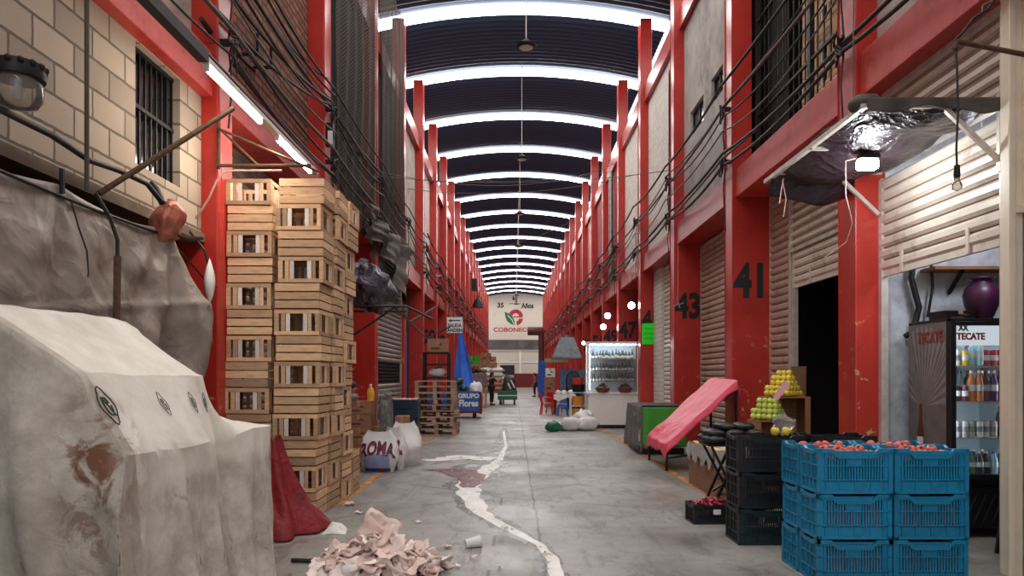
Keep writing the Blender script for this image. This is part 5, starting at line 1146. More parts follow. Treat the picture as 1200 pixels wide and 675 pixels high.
b = MB(); b.tube([(2.75, 7.6, 3.5), (2.78, 7.58, 3.3), (2.76, 7.6, 3.12)], .006, 5); b.tube([(2.74, 7.55, 3.5), (2.7, 7.55, 3.25)], .006, 5); b.build('tie_cord', M['cable_pink'], root)
M['flood'] = emit('flood_lamp_glass', (.93, .97, 1, 1), 60)
root = thing('flood_lamp', 'glowing white flood lamp hanging under the black awning', 'lamp', (3.12, 6.55, 3.36)); b = MB(); b.box(-.09, .09, -.055, .055, .045, .075); b.box(-.03, .03, -.03, .03, .07, .14); b.build('housing', M['soot'], root); b = MB(); b.cbox((0, 0, 0), (.17, .10, .09)); b.build('glass', M['flood'], root, bevel=.02)
cable('thin pale flex hanging in a loop from the flood lamp', [(3.10, 6.55, 3.44), (2.94, 6.58, 3.4), (2.95, 6.6, 3.1), (3.02, 6.62, 2.86), (3.0, 6.7, 2.7), (2.85, 6.8, 2.58)], .006, 'cable_pink')
cable('thin pale flex dropping from above through the awning', [W(1000, y, 6.6) for y in (-10, 60, 130)]+[W(1004, 150, 6.6), W(1008, 178, 6.56)], .005, 'cable_grey')
root = thing('pole_arm', 'dark iron arm reaching out from the cream post', 'arm', (0, 0, 0)); b = MB(); b.tube([(2.98, 5.0, 3.75), (3.9, 5.1, 3.63)], .018, 8); b.tube([(2.98, 5.0, 3.75), (2.97, 5.0, 3.70)], .02, 8); b.build('bar', M['rust'], root, smooth=60); b = MB(); b.box(3.80, 3.95, 5.06, 5.6, 3.58, 3.66); b.build('mount', M['soot'], root)
root = thing('hanging_bulb', 'unlit clear bulb hanging on a long flex below the iron arm', 'bulb', (2.985, 5.0, 2.83)); b = MB(); b.tube([(-.01, 0, .90), (.0, 0, .75), (.008, 0, .45), (-.004, 0, .2), (0, 0, .07)], .007, 6); b.build('flex', M['cable'], root); b = MB(); b.lathe([(.0, .09), (.018, .085), (.022, .02), (.018, 0), (0, 0)], n=12); b.build('socket', M['soot'], root, smooth=40); b = MB(); b.lathe([(.016, 0), (.02, -.02), (.034, -.05), (.03, -.075), (0, -.09)], n=16); b.build('glass', M['dark_glass'], root, smooth=50)
cable('tangle of thin dark wire above the iron arm', [W(x, y, 5.05) for x, y in ((1118, 48), (1130, 36), (1140, 22), (1158, 10), (1170, -8))], .010); cable('second thin dark wire rising from the iron arm', [W(x, y, 5.06) for x, y in ((1120, 49), (1138, 26), (1150, 18), (1152, 6), (1176, -6))], .006, 'cable_grey')
# barred opening above the dark doorway with crates behind
root = thing('window_grille', 'dark steel window grille on the storey above the dark doorway', 'grille', (3.88, 9.95, 4.85)); h = 1.88
b = MB()
for z in (.02, .75, 1.5, 2.25, 3.0): b.box(-.02, .02, -h, h, z, z+.035)
y = -h
while y < h: b.box(-.008, .008, y, y+.016, 0, 3.3); y += .2
b.build('bars', M['soot'], root)
b = MB(); b.box(-.03, .03, -.3, -.2, 0, 3.3); b.box(-.03, .03, h-.05, h, 0, 3.3); b.box(-.03, .03, -h, -h+.05, 0, 3.3); b.build('frame', M['soot'], root)
b = MB(); b.box(3.9, 4.1, 8.0, 11.9, 8.15, 9.05); st(b.build('wall_right', M['concrete']), 'grey wall strip above the upper grille', 'wall')
b = MB(); b.box(4.12, 4.16, 11.2, 11.9, 4.6, 9.05); st(b.build('wall_right', M['dark']), 'dark inner wall behind the upper grille', 'wall')
n_ = 0
for r_ in range(9):
    for c_ in range(3):
        put_crate('B' if (r_+c_) % 3 else 'A', (4.43, 9.55+.50*c_+R.uniform(-.01, .01), 4.602+.275*r_), PI/2*0+R.uniform(-.02, .02), 'slatted crate behind the upper grille, %s layer, %s from the near side' % (ORD[r_], ORD[c_]), 'crates stored behind the upper grille')
# ------------------------------------------------------------------ right middle distance: glass display counter
M['counter_white'] = mat('white_counter_panel', S(232, 228, 222), .45, var=.04)
root = thing('display_counter', 'white counter with a tall lit glass display case of bottles', 'display counter', (2.85, 21.0, 0))
b = MB(); b.box(-.74, .70, 0, .7, .10, 1.0); b.box(-.78, .72, -.04, .74, .97, 1.02); b.build('counter', M['counter_white'], root, bevel=.01)
b = MB(); b.box(-.70, .66, .03, .68, 0, .1); b.build('plinth', M['steel_black'], root)
for x in (-.74, .68):
    for y in (.25, .70): b = MB(); b.box(x, x+.035, y, y+.035, 1.02, 2.45); b.build('case_post', M['white'], root)
b = MB(); b.box(-.76, .74, .23, .76, 2.4, 2.47); b.build('case_top', M['white'], root)
b = MB(); b.box(-.70, .68, .70, .72, 1.02, 2.4); b.build('back_panel', M['fr_in'], root)
for z in (1.32, 1.62, 1.98): b = MB(); b.box(-.70, .68, .32, .70, z-.012, z); b.build('shelf', M['rail'], root)
b = MB(); b.box(-.70, .68, .255, .262, 1.05, 2.4); b.build('glass', M['glass'], root)
b = MB(); b.box(-.68, .66, .30, .33, 2.37, 2.395); b.box(-.68, -.66, .3, .32, 1.1, 2.3); b.build('lamp', emit('case_lamp', (.92, .97, 1, 1), 26), root)
M['bottle_glass'] = mat('dark_bottle_glass', S(70, 78, 76), .2, var=.2, rnd=.4, bump=0); cb = None
for zi, z in enumerate((1.321, 1.621, 1.981)):
    for i in range(14):
        for jrow in range(2):
            if cb is None:
                cb = thing('bottle', 'x', 'bottle'); q = MB(); q.lathe([(0, 0), (.034, 0), (.036, .13), (.014, .19), (.013, .24), (0, .24)], n=10); q.build('glass_body', M['bottle_glass'], cb, smooth=40); q = MB(); q.lathe([(.0365, .03), (.0372, .1)], n=10); q.build('label_band', M['white'], cb); o = cb
            else: o = dup(cb)
            o.location = (2.85-.63+.093*i+R.uniform(-.012, .012), 21.42+.14*jrow, z); s = R.uniform(.8, 1.15); o.scale = (s, s, s*R.uniform(.8, 1.1)); tag(o, 'small bottle on the %s shelf of the glass display case' % ('lower', 'middle', 'upper')[zi], 'bottle', 'bottles on the %s shelf of the display case' % ('lower', 'middle', 'upper')[zi])
M['basket'] = mat('brown_wicker', S(120, 72, 54), .8, var=.3, scale=40, bump=.5, bs=60); M['chilli'] = mat('dried_chilli', S(86, 44, 40), .5, var=.4, scale=30)
for k, x in enumerate((2.52, 3.15)):
    root = thing('basket', ['wicker basket of dried chillies on the counter, aisle-side one', 'wicker basket of dried chillies on the counter, beside pillar 45'][k], 'basket', (x, 21.02, 1.02)); b = MB(); b.lathe([(0, 0), (.14, 0), (.19, .07), (.21, .12), (.20, .13), (.0, .10)], n=24); b.build('bowl', M['basket'], root, smooth=40); b = MB(); b.tube([(.205*math.cos(a), .205*math.sin(a), .125) for a in [2*PI*i/24 for i in range(25)]], .014, 6); b.build('rim', M['basket'], root, smooth=60)
    b = MB()
    for i in range(46): a, r = R.uniform(0, 6.28), R.uniform(0, .15); b.ball((x+r*math.cos(a), 21.02+r*math.sin(a), 1.15+.11*(1-r/.16)+R.uniform(0, .03)), (R.uniform(.02, .06), .016, .014), 6, 5, Matrix.Rotation(R.uniform(0, 3), 3, 'Z') @ Matrix.Rotation(R.uniform(-.8, .8), 3, 'Y'))
    tag(b.build('dried_chillies', M['chilli'], smooth=60), 'heap of dried chillies in the wicker basket %s' % ('nearer the aisle', 'nearer pillar 45')[k], 'chillies', kind='stuff')
# green notice on pillar 45
b = MB(); b.grid(lambda u, v: (3.54+.40*u, 20.487-.012*math.sin(PI*v)*math.sin(3*u), 2.36+.58*v), 8, 8); o = b.build('paper_notice', mat('fluorescent_green_paper', S(46, 255, 40), .6, var=.04, bump=0), solid=.002); tag(o, 'fluorescent green paper notice taped on pillar 45', 'notice')
M['ink'] = mat('faint_pencil_writing', S(30, 150, 40), .8)
b = MB()
for r_ in range(3): b.tube([(3.59+.012*i, 20.468, 2.80-.14*r_+.018*math.sin(i*1.9+r_)+.01*math.sin(i*3.3)) for i in range(25)], .004, 4)
b.build('faint_writing', M['ink'], o)
# white sacks at the foot of the counter, green bundle
for k, (x, y, dd, rz) in enumerate(((2.0, 20.3, (.62, .45, .36), .3), (1.55, 20.2, (.55, .4, .34), -.2), (1.95, 20.75, (.6, .5, .5), .9), (1.35, 20.4, (.5, .4, .22), .1))): sack('white sack slumped at the foot of the display counter, %s' % ('nearest the counter', 'beside the green bundle', 'taller one at the back', 'flat one toward the aisle')[k], (x, y, 0), dd, rz)
sack('dark green bundle lying at the aisle end of the white sacks', (1.05, 19.85, 0), (.42, .35, .26), .2, mat('green_bundle', S(22, 100, 70), .5, var=.3), None, 'bundle')
# table, stools, chair, cooler rack
root = thing('folding_table', 'table under a white cloth beside the red chairs', 'table', (1.95, 28.6, 0))
b = MB(); b.box(-.4, .4, -.3, .3, .72, .75); b.build('top', M['white'], root); b = MB(); b.grid(lambda u, v: (-.42+.84*u, -.32-.02*math.sin(u*16)*v, .76-.2*v*(.8+.3*math.sin(u*7))), 24, 8); b.grid(lambda u, v: (-.42+.84*u, -.32+.64*v, .76), 8, 8); b.build('cloth', M['white'], root, smooth=60)
for x in (-.36, .36):
    for y in (-.26, .26): b = MB(); b.box(x-.02, x+.02, y-.02, y+.02, 0, .72); b.build('leg', M['steel_black'], root)
for k in range(3): sack('white food bag on the cloth-covered table, %s' % ('wall side', 'middle', 'aisle side')[k], (2.2-.24*k, 28.55, .762), (.24, .2, .16), k)
M['plastic_red'] = mat('red_plastic', S(206, 24, 34), .35, var=.1); M['plastic_blue'] = mat('blue_stool_plastic', S(30, 112, 196), .35, var=.1)
def chair(label, loc, rz, m):
    root = thing('plastic_chair', label, 'chair', loc, rz)
    b = MB(); b.box(-.22, .22, -.21, .21, .42, .45); b.build('seat', m, root, bevel=.012)
    b = MB(); b.grid(lambda u, v: (.22*math.cos(PI*u)*1.0, .16+.07*math.sin(PI*u)+.10*v, .45+.40*v*(.82+.18*math.sin(PI*u))), 14, 8); b.build('backrest', m, root, smooth=60, solid=.014)
    for s in (-1, 1): b = MB(); b.tube([(s*.23, .2, .66), (s*.25, 0, .66), (s*.24, -.2, .63), (s*.23, -.22, .45)], .02, 6); b.build('arm', m, root, smooth=60)
    for sx in (-1, 1):
        for sy in (-1, 1): b = MB(); b.bar((sx*.19, sy*.18, .43), (sx*.24, sy*.24, 0), .035, .035); b.build('leg', m, root)
    return root
chair('red plastic armchair nearest the aisle, with its back to the aisle', (1.28, 28.6, 0), 1.4, M['plastic_red']); chair('red plastic armchair tucked in beyond the aisle-side red one', (1.62, 29.7, 0), 2.6, M['plastic_red'])
root = thing('stool', 'small blue plastic stool beside the red chairs', 'stool', (1.82, 27.6, 0)); b = MB(); b.box(-.16, .16, -.16, .16, .42, .45); b.build('seat', M['plastic_blue'], root, bevel=.01)
b = MB(); b.box(-.17, .17, -.17, -.155, .33, .42); b.box(-.17, .17, .155, .17, .33, .42); b.box(-.17, -.155, -.155, .155, .33, .42); b.box(.155, .17, -.155, .155, .33, .42); b.build('skirt', M['plastic_blue'], root)
for sx in (-1, 1):
    for sy in (-1, 1): b = MB(); b.bar((sx*.14, sy*.14, .42), (sx*.19, sy*.19, 0), .05, .05); b.build('leg', M['plastic_blue'], root)
root = thing('shelf_rack', 'white shelf rack of orange tubs beside the display counter', 'rack', (2.12, 24.6, 0))
for x in (-.24, .24):
    for y in (-.2, .2): b = MB(); b.box(x-.02, x+.02, y-.02, y+.02, 0, .95); b.build('post', M['white'], root)
for z in (.12, .5, .95): b = MB(); b.box(-.26, .26, -.22, .22, z-.02, z); b.build('shelf', M['white'], root)
M['tub_orange'] = mat('orange_plastic', S(230, 150, 40), .4, var=.1); M['tub_red'] = mat('red_orange_plastic', S(222, 60, 40), .4, var=.08)
def tub(label, loc, r, h, m):
    root = thing('tub', label, 'tub', loc); b = MB(); b.lathe([(0, 0), (r*.85, 0), (r, h), (r*.95, h), (r*.9, h*.9), (0, h*.9)], n=22); b.build('bowl', m, root, smooth=40); b = MB(); b.tube([(r*math.cos(a), r*math.sin(a), h) for a in [2*PI*i/22 for i in range(23)]], .012, 6); b.build('rim', m, root, smooth=60); return root
tub('orange tub on the lower shelf of the white rack', (2.12, 24.58, .121), .19, .27, M['tub_orange']); tub('orange tub on the upper shelf of the white rack', (2.12, 24.58, .501), .19, .3, M['tub_orange'])
tub('dark grey pot on top of the white shelf rack', (2.14, 24.6, .951), .22, .24, M['soot']); tub('red-orange bowl nested on the dark grey pot', (2.14, 24.6, 1.19), .19, .22, M['tub_red'])
sack('teal bag hung beside the red-orange bowl', (2.52, 24.9, .9), (.35, .3, .3), .3, mat('teal_bag', S(30, 150, 150), .4), None, 'bag')
root = thing('crate_table', 'plain wooden table under the teal bag', 'table', (2.55, 24.9, 0)); b = MB(); b.box(-.22, .22, -.25, .25, .86, .9); b.build('top', M['pallet'], root)
for x in (-.18, .18):
    for y in (-.2, .2): b = MB(); b.box(x-.02, x+.02, y-.02, y+.02, 0, .86); b.build('leg', M['pallet'], root)
# cooker hood
root = thing('cooker_hood', 'grey sheet-metal cooker hood hanging over the food stall', 'hood', (2.28, 32, 2.28))
b = MB(); w, d, h = .62, .5, .86; v = [(-w, -d, 0), (w, -d, 0), (w, d, 0), (-w, d, 0), (-.26, -.2, h), (.30, -.2, h), (.30, .3, h), (-.26, .3, h)]; b.add(v, [(0, 1, 5, 4), (1, 2, 6, 5), (2, 3, 7, 6), (3, 0, 4, 7), (4, 5, 6, 7)]); b.build('hood_body', M['hood'], root)
b = MB(); b.box(-w, w, -d-.01, -d, -.06, .02); b.box(-w, w, d, d+.01, -.06, .02); b.box(-w-.01, -w, -d, d, -.06, .02); b.box(w, w+.01, -d, d, -.06, .02); b.build('lip', M['hood'], root); b = MB(); b.tube([(0, .05, h), (0, .05, h+.12)], .13, 12); b.build('flue', M['hood'], root, smooth=40)
# food stall behind
root = thing('stall_cabinet', 'blue tiled food stall cabinet below the grey hood', 'cabinet', (2.65, 33.2, 0)); b = MB(); b.box(-.55, .6, -.2, .2, 0, 1.0); b.box(-.55, .6, .12, .2, 1.0, 1.75); b.build('carcass', mat('blue_stall_paint', S(96, 128, 160), .5, var=.3, scale=8), root); b = MB(); b.box(-.3, .0, -.215, -.2, .1, .9); b.box(.1, .5, -.215, -.2, .1, .9); b.build('door', M['cart_blue'], root); b = MB(); b.box(-.58, .63, -.24, .22, 1.0, 1.05); b.build('top', M['steel_grey'], root)
root = thing('round_chair', 'dark round-backed chair in front of the blue stall cabinet', 'chair', (2.62, 32.6, .0)); b = MB(); b.box(-.24, .24, -.2, .2, .42, .46); b.build('seat', M['soot'], root); b = MB(); b.tube([(.3*math.cos(a), .2, 1.25+.42*math.sin(a)) for a in [PI*i/16 for i in range(17)]], .025, 6); b.tube([(.3, .2, 1.25), (.26, .2, .44)], .025, 6); b.tube([(-.3, .2, 1.25), (-.26, .2, .44)], .025, 6)
for k in range(-3, 4): b.tube([(.07*k, .2, .46), (.085*k, .2, 1.62-.03*k*k)], .014, 5)
b.build('backrest', M['soot'], root, smooth=60)
for sx in (-1, 1):
    for sy in (-1, 1): b = MB(); b.bar((sx*.2, sy*.17, .42), (sx*.23, sy*.2, 0), .03, .03); b.build('leg', M['soot'], root)
carton('cardboard_box', 'red and white carton below the far cooker hood', .45, .35, .42, (1.72, 35, 1.42), 0, m='white'); carton('cardboard_box', 'brown carton tower left of the food stall, upper box', .5, .4, .7, (1.7, 35, .71)); carton('cardboard_box', 'brown carton tower left of the food stall, lower box', .5, .4, .7, (1.7, 35, 0))
tub('red bowl on the white carton below the hood', (1.7, 35, 1.841), .16, .16, M['tub_red'])
root = thing('stall_sign', 'small olive sign board in front of the far cooker hood', 'sign', (1.95, 33.5, 2.18)); b = MB(); b.box(-.55, .5, -.02, .02, -.09, .09); b.build('board', mat('olive_board', S(150, 150, 110), .6), root); b = MB(); b.tube([(-.5, 0, .09), (-.5, 0, .9)], .01, 5); b.tube([(.45, 0, .09), (.45, 0, .9)], .01, 5); b.build('hanger', M['soot'], root)
FC = plastic_crate(mat('bright_blue_plastic', S(16, 96, 190), .4, rnd=.1), .55, .42, .36, 'plastic_crate', False)
for k in range(7): o = FC if k == 0 else dup(FC); o.location = (1.95+R.uniform(-.015, .015), 51, .362*k); tag(o, 'bright blue plastic crate, %s from the floor in the far tower' % ORD[k], 'crate', 'bright blue crates in the far tower')
for k in range(5):
    o = dup(FC); o.location = (2.5, 35.5, .362*k+.0); tag(o, 'bright blue plastic crate, %s from the floor in the tower behind the food stall' % ORD[k], 'crate', 'bright blue crates behind the food stall')
person('person in grey standing beside the far blue crate tower', (1.5, 52.5, 0), 3.3, dict(pelvis=(0, 0, .92), chest=(.02, 0, 1.22), neck=(.03, 0, 1.42), head=(.05, 0, 1.55), shl=(.03, .18, 1.35), shr=(.03, -.18, 1.35), ell=(.05, .24, 1.08), elr=(.05, -.24, 1.08), wrl=(.14, .22, .85), wrr=(.14, -.22, .85), hil=(0, .09, .88), hir=(0, -.09, .88), knl=(.03, .09, .48), knr=(.03, -.09, .48), anl=(0, .09, .085), anr=(0, -.1, .085)), M['grey_cloth'], M['cloth_dark'])
# maroon duct in front of the end wall
root = thing('ventilation_duct', 'maroon ventilation duct with an upright pipe before the end wall', 'duct', (1.9, 62, 5.2)); b = MB(); b.tube([(-.75, 0, 0), (.45, 0, 0), (.62, 0, -.2)], [.36, .36, .30], 18); b.build('duct', M['duct'], root, smooth=50); b = MB(); b.tube([(.4, 0, -.2), (.4, 0, -3.6)], .24, 14); b.build('pipe', M['duct'], root, smooth=50); b = MB(); b.box(.1, .7, -.3, .3, -5.2, -3.6); b.build('fan_housing', M['duct'], root)
# ------------------------------------------------------------------ lit bulbs on the right, ceiling pendants
M['bulb'] = emit('lit_bulb', (1, .98, .95, 1), 22)
for k, (x, y, Y, nm) in enumerate(((740, 358, 21.5, 'nearest pillar 45'), (712, 370, 25.0, 'upper of the pair beside the display case'), (707, 383, 26.5, 'lower of the pair beside the display case'))):
    p = W(x, y, Y); root = thing('lit_bulb', 'glowing round bulb on a flex, '+nm, 'bulb', p); b = MB(); b.ball((0, 0, 0), .10, 16, 12); b.build('globe', M['bulb'], root, smooth=70); b = MB(); b.lathe([(.03, .09), (.03, .16), (0, .17)], n=10); b.tube([(0, 0, .16), (.02, 0, .9)], .008, 5); b.build('socket', M['soot'], root)
b = MB(); p = W(684, 402, 30); root = thing('lit_bulb', 'small glowing bulb beside the grey cooker hood', 'bulb', p); b.ball((0, 0, 0), .07, 12, 8); b.build('globe', M['bulb'], root, smooth=70); b = MB(); b.tube([(0, 0, .07), (0, 0, .8)], .008, 5); b.build('flex', M['cable'], root)
pl = None
for k in range(9):
    y = 16.2+8.4*k; zt = roof_z(.27)-8.68
    if pl is None:
        pl = thing('pendant_lamp', 'x', 'lamp'); q = MB(); q.tube([(0, 0, .12), (0, 0, zt-.02)], .012, 6); q.build('rod', M['rail'], pl); q = MB(); q.lathe([(.0, -.03), (.15, -.03), (.22, .0), (.23, .03), (.14, .06), (.07, .13), (0, .14)], n=24); q.build('shade', M['soot'], pl, smooth=40); q = MB(); q.lathe([(0, -.045), (.13, -.04), (.15, -.03), (0, -.029)], n=20); q.build('lens', M['rail'], pl, smooth=40); o = pl
    else: o = dup(pl)
    o.location = (.27, y, 8.68); tag(o, 'unlit round pendant lamp on a thin rod, %s from the near end of the hall' % ORD[k], 'lamp', 'pendant lamps under the roof')
# ------------------------------------------------------------------ netting and shroud on the left
def net(label, y0, y1, z0, z1, x, seed, name='netting'):
    def fn(u, v):
        Y = y0+(y1-y0)*u; fold = .04*math.sin(u*34+seed+.6*math.sin(v*4))+.02*math.sin(u*71+v*2)
        zb = z0+.5*abs(math.sin(u*6+seed))
        return (x+fold*(.45+.55*v)+.04*N3(u*4, v*3, seed), Y, z1+(zb-z1)*v)
    b = MB(); b.grid(fn, 130, 40); o = b.build(name, M['net'], smooth=60); return tag(o, label, 'netting')
net('dark shade netting draped over the upper storey past the brick wall', 12.3, 16.2, 3.9, 11.0, -2.98, 1); pass
net('dark shade netting draped over the next upper bay above the vented shutter', 16.6, 20.4, 4.6, 11.0, -2.98, 2); pass
def shr(u, v):
    Y = 14.6+5.6*u; return (-2.88+.1*math.sin(u*22+v*3)+.14*N3(u*4, v*4, 3), Y, 4.9-.6*v*(1-u)-2.2*v*u**2*(1.15-.3*u)+.1*N3(u*5, v, 8))
b = MB(); b.grid(shr, 60, 30); tag(b.build('shroud', M['shroud'], smooth=50, solid=.01), 'ragged grey shroud sagging below the netting above the vented shutter', 'shroud')
# ------------------------------------------------------------------ cables
def run(side, x, z, n0, n1, sag, r, label, jit=.12, m='cable'):
    pts = []
    for n in range(n0, n1):
        a = Vector((x+R.uniform(-.03, .03), Y0+BAY*n+.1, z+R.uniform(-jit, jit))) if n == n0 else last
        c = Vector((x+R.uniform(-.03, .03), Y0+BAY*(n+1)+.1, z+R.uniform(-jit, jit))); last = c
        pts += cat_curve(a, c, sag*R.uniform(.5, 1.3), 8)[:-1]
    pts.append(last); return cable(label, pts, r, m, 'cables strung along the %s pillars' % side)
for side, x, zs in (('right', 3.42, ((5.8, .10), (5.86, .2), (5.72, .32), (4.95, .06), (5.0, .16), (4.9, .26), (5.4, .4), (6.1, .15))), ('left', -2.96, ((5.85, .14), (5.9, .25), (5.7, .34), (5.1, .1), (5.05, .2), (4.8, .3), (5.4, .45), (6.2, .2)))):
    for k, (z, sg_) in enumerate(zs):
        for n0, n1 in ((-1, 4), (4, 10), (10, 18)):
            run(side, x+(-.012*k if side == 'right' else .012*k), z, n0, n1, sg_*.55, R.choice((.013, .018, .024)) if n0 < 4 else .028, 'dark cable sagging along the %s-hand pillars, %s bundle, %s stretch' % (side, 'upper' if z > 5.3 else 'lower', {-1: 'near', 4: 'middle', 10: 'far'}[n0]), .1, 'cable' if k % 3 else 'cable_grey')
# bundles of wire where cables meet pillars
for side, x, sgn in (('right', 3.42, 1), ('left', -2.95, -1)):
    for n in range(0, 12):
        for z in (5.8, 4.95):
            y = Y0+BAY*n+.1; q = MB(); ph = R.uniform(0, 6); pts = [(x-sgn*.02+.05*math.cos(i*.9+ph)*(.5+.5*math.sin(i*.37))-sgn*.04, y+.08*math.sin(i*1.3+ph), z+.09*math.sin(i*.7+ph)-.01*i*R.random()) for i in range(26)]
            q.tube(pts, .012, 5); q.tube([(x, y, z-.1), (x-sgn*.05, y-.05, z-.45), (x, y-.02, z-.8-R.uniform(0, .4))], .011, 5); q.box(x-.02, x+.1*sgn if sgn > 0 else x+.02, y-.03, y+.03, z-.03, z+.03) if sgn > 0 else q.box(x-.1, x+.02, y-.03, y+.03, z-.03, z+.03)
            tag(q.build('cable_tangle', M['cable'], smooth=70), 'knot of tangled wires on the %s red pillar of the %s-hand row, %s cable level' % (ORD[n], side, 'upper' if z > 5.4 else 'lower'), 'wire tangle', 'wire knots on the %s pillars' % side)
# wires across the hall
for k, (a, c, sg_) in enumerate((((-2.95, 20.7, 6.7), (3.4, 20.7, 7.1), .3), ((-2.95, 16.4, 6.0), (3.4, 24.9, 8.6), .5), ((-2.95, 25, 8.2), (3.4, 25, 8.4), .25), ((-2.95, 29.4, 4.9), (3.4, 29.3, 5.2), .2), ((-2.95, 37.8, 6.0), (3.4, 37.8, 6.2), .3), ((-2.95, 33.5, 7.0), (3.4, 37.9, 9.6), .4), ((-2.95, 16.4, 5.9), (3.4, 16.3, 6.0), .2))):
    cable('thin wire strung across the hall, ' + ['at about half height near pillar 45', 'rising diagonally toward the right-hand pillars', 'high up beyond pillar 47', 'low one near pillar 49', 'farther one at half height', 'steep far diagonal one', 'nearest one, level with pillar 43'][k], cat_curve(a, c, sg_, 14), .008, 'cable_grey')
# cables and iron over the brick wall on the left, hooks
for k, (p, q_) in enumerate((((258, 20, 7.6), (386, 122, 11.9)), ((275, 0, 8.0), (388, 118, 11.9)), ((300, 0, 8.6), (384, 92, 11.6)), ((236, 22, 7.4), (390, 205, 11.8)), ((310, -8, 8.8), (392, 112, 12.0)))):
    cable('dark cable slanting across the brick upper wall, %s of the bunch' % ('lowest but one', 'middle one', 'thin upper one', 'thick lowest one', 'uppermost one')[k], cat_curve(Vector(W(*p))+Vector((.0, 0, 0)), Vector(W(*q_)), .12, 10), (.02, .022, .014, .03, .018)[k])
root = thing('wall_hook', 'black iron hook bracket on the brick upper wall', 'hook', (-3.29, 8.9, 5.35)); b = MB(); b.bar((0, 0, 0), (.22, 0, 0), .03, .03); b.bar((.22, 0, 0), (.22, 0, .25), .03, .03); b.bar((0, .5, .05), (.22, .5, .05), .03, .03); b.bar((.22, .5, .05), (.22, .5, .35), .03, .03); b.bar((.0, -.05, -.02), (0, .55, .03), .03, .03); b.build('iron', M['soot'], root)
for k, (x, y, Y, w_) in enumerate(((389, 165, 12.3, .12),)): 
    p = W(x, y, Y); root = thing('junction_box', 'small dark junction box with a pale cover on the second left pillar', 'junction box', (-2.97, 12.0, p.z)); b = MB(); b.box(-.06, .06, -.06, .06, -.18, .18); b.build('case', M['soot'], root); b = MB(); b.box(-.02, .061, -.065, -.06, -.17, .05); b.build('cover', M['white'], root)
# speaker-like boxes hung on the left cables
for k, (x, y, Y) in enumerate(((556, 334, 55), (560, 355, 48))): p = W(x, y, Y); root = thing('hanging_lamp', ['dark box lamp hanging on the far left cables', 'dark pear-shaped lamp hanging below the far left cables'][k], 'lamp', p); b = MB(); (b.box(-.2, .2, -.2, .2, -.45, .45) if k == 0 else b.lathe([(0, -.35), (.38, -.3), (.3, 0), (.1, .3), (0, .4)], n=16)); b.build('shade', M['soot'], root, smooth=40); b = MB(); b.tube([(0, 0, .3), (-.1, 0, 1.4)], .02, 5); b.build('cord', M['cable'], root)
cable('long grey pipe-like cable lying on bars beside the black bundle', [(-2.2, 15.5, 2.6), (-1.95, 15.6, 2.75), (-1.65, 15.8, 2.95)], .03, 'cable_grey')
# pigeon-grey drain pipe on the right
b = MB(); b.tube([(3.6, 27.5, 4.8), (3.6, 27.5, 9.04)], .09, 12); tag(b.build('drain_pipe', M['steel_grey'], smooth=50), 'upright grey pipe between the far right-hand pillars', 'pipe')
root = thing('hanging_hook', 'small crossed metal hook hanging in front of pillar 43', 'hook', (3.45, 15.6, 3.0)); b = MB(); b.tube([(0, 0, .0), (.0, 0, 1.6)], .006, 5); b.build('wire', M['cable_pink'], root); b = MB(); b.bar((-.16, 0, -.05), (.12, 0, .02), .02, .02); b.bar((-.02, 0, .14), (.04, 0, -.08), .02, .02); b.build('bars', M['steel_grey'], root)
# ------------------------------------------------------------------ floor: spill, litter, cup, hose
def spill(name, label, pts, m, z):
    L_, R_ = [], []; n = len(pts); vs = []; fs = []; m_ = 12
    P = []
    for i in range(n-1):
        for k in range(m_):
            t = k/m_; P.append([pts[i][j]+(pts[i+1][j]-pts[i][j])*t for j in range(3)])
    P.append(list(pts[-1]))
    for i, (x, y, w) in enumerate(P):
        a = P[max(0, i-1)]; c = P[min(len(P)-1, i+1)]; d = Vector((c[0]-a[0], c[1]-a[1], 0)).normalized(); nn = Vector((-d.y, d.x, 0))
        j1 = 1+.55*N3(x*3, y*1.2, 1, 2.3); j2 = 1+.55*N3(x*3, y*1.2, 7, 2.3)
        for s, jj in ((-1, j1), (0, 1), (1, j2)): vs.append((x+nn.x*w*s*jj, y+nn.y*w*s*jj, z+(.0015 if s == 0 else 0)))
    for i in range(len(P)-1):
        for s in (0, 1): fs.append((i*3+s, i*3+s+1, i*3+s+4, i*3+s+3))
    b = MB(); b.add(vs, fs); return tag(b.build(name, m, smooth=60), label, 'spill', kind='stuff')
def spill_mat(name, c1, c2, thr, rough, sx=6):
    t = NT(name); w = t.world(); v = t.n('ShaderNodeMapping', i_Vector=w, i_Scale=(1, .45, 1)).outputs[0]
    t.fin(t.ramp(t.noise(5, 6, .6, v), [(.35, c1), (.65, c2)]), rough, 0, .6); t.set(t.b.inputs['Alpha'], t.ramp(t.noise(sx, 7, .7, v), [(thr-.05, 0.0), (thr+.04, 1.0)])); return t.m
def Gp(x, y, w): Y = EYE*F/(y-CY); return ((x-CX)*Y/F, Y, w)
M['milk'] = spill_mat('white_liquid', S(226, 220, 214), S(250, 246, 240), .38, .5)
M['blood'] = spill_mat('dark_red_liquid', S(84, 30, 34), S(126, 50, 52), .42, .5); M['wet'] = spill_mat('wet_dark_concrete', S(80, 74, 70), S(104, 98, 92), .50, .34, 3)
spill('liquid_spill', 'trail of spilled white liquid running down the middle of the floor', [Gp(590, 505, .03), Gp(593, 522, .03), Gp(586, 538, .05), Gp(568, 552, .16), Gp(550, 564, .20), Gp(550, 580, .13), Gp(562, 600, .10), Gp(584, 614, .06), Gp(610, 626, .05), Gp(634, 640, .04), Gp(648, 655, .05), Gp(654, 690, .06)], M['milk'], .004)
spill('liquid_stain', 'dark red stain beside the white spilled liquid', [Gp(500, 551, .05), Gp(520, 551, .14), Gp(540, 553, .26), Gp(552, 560, .26), Gp(550, 572, .10)], M['blood'], .006)
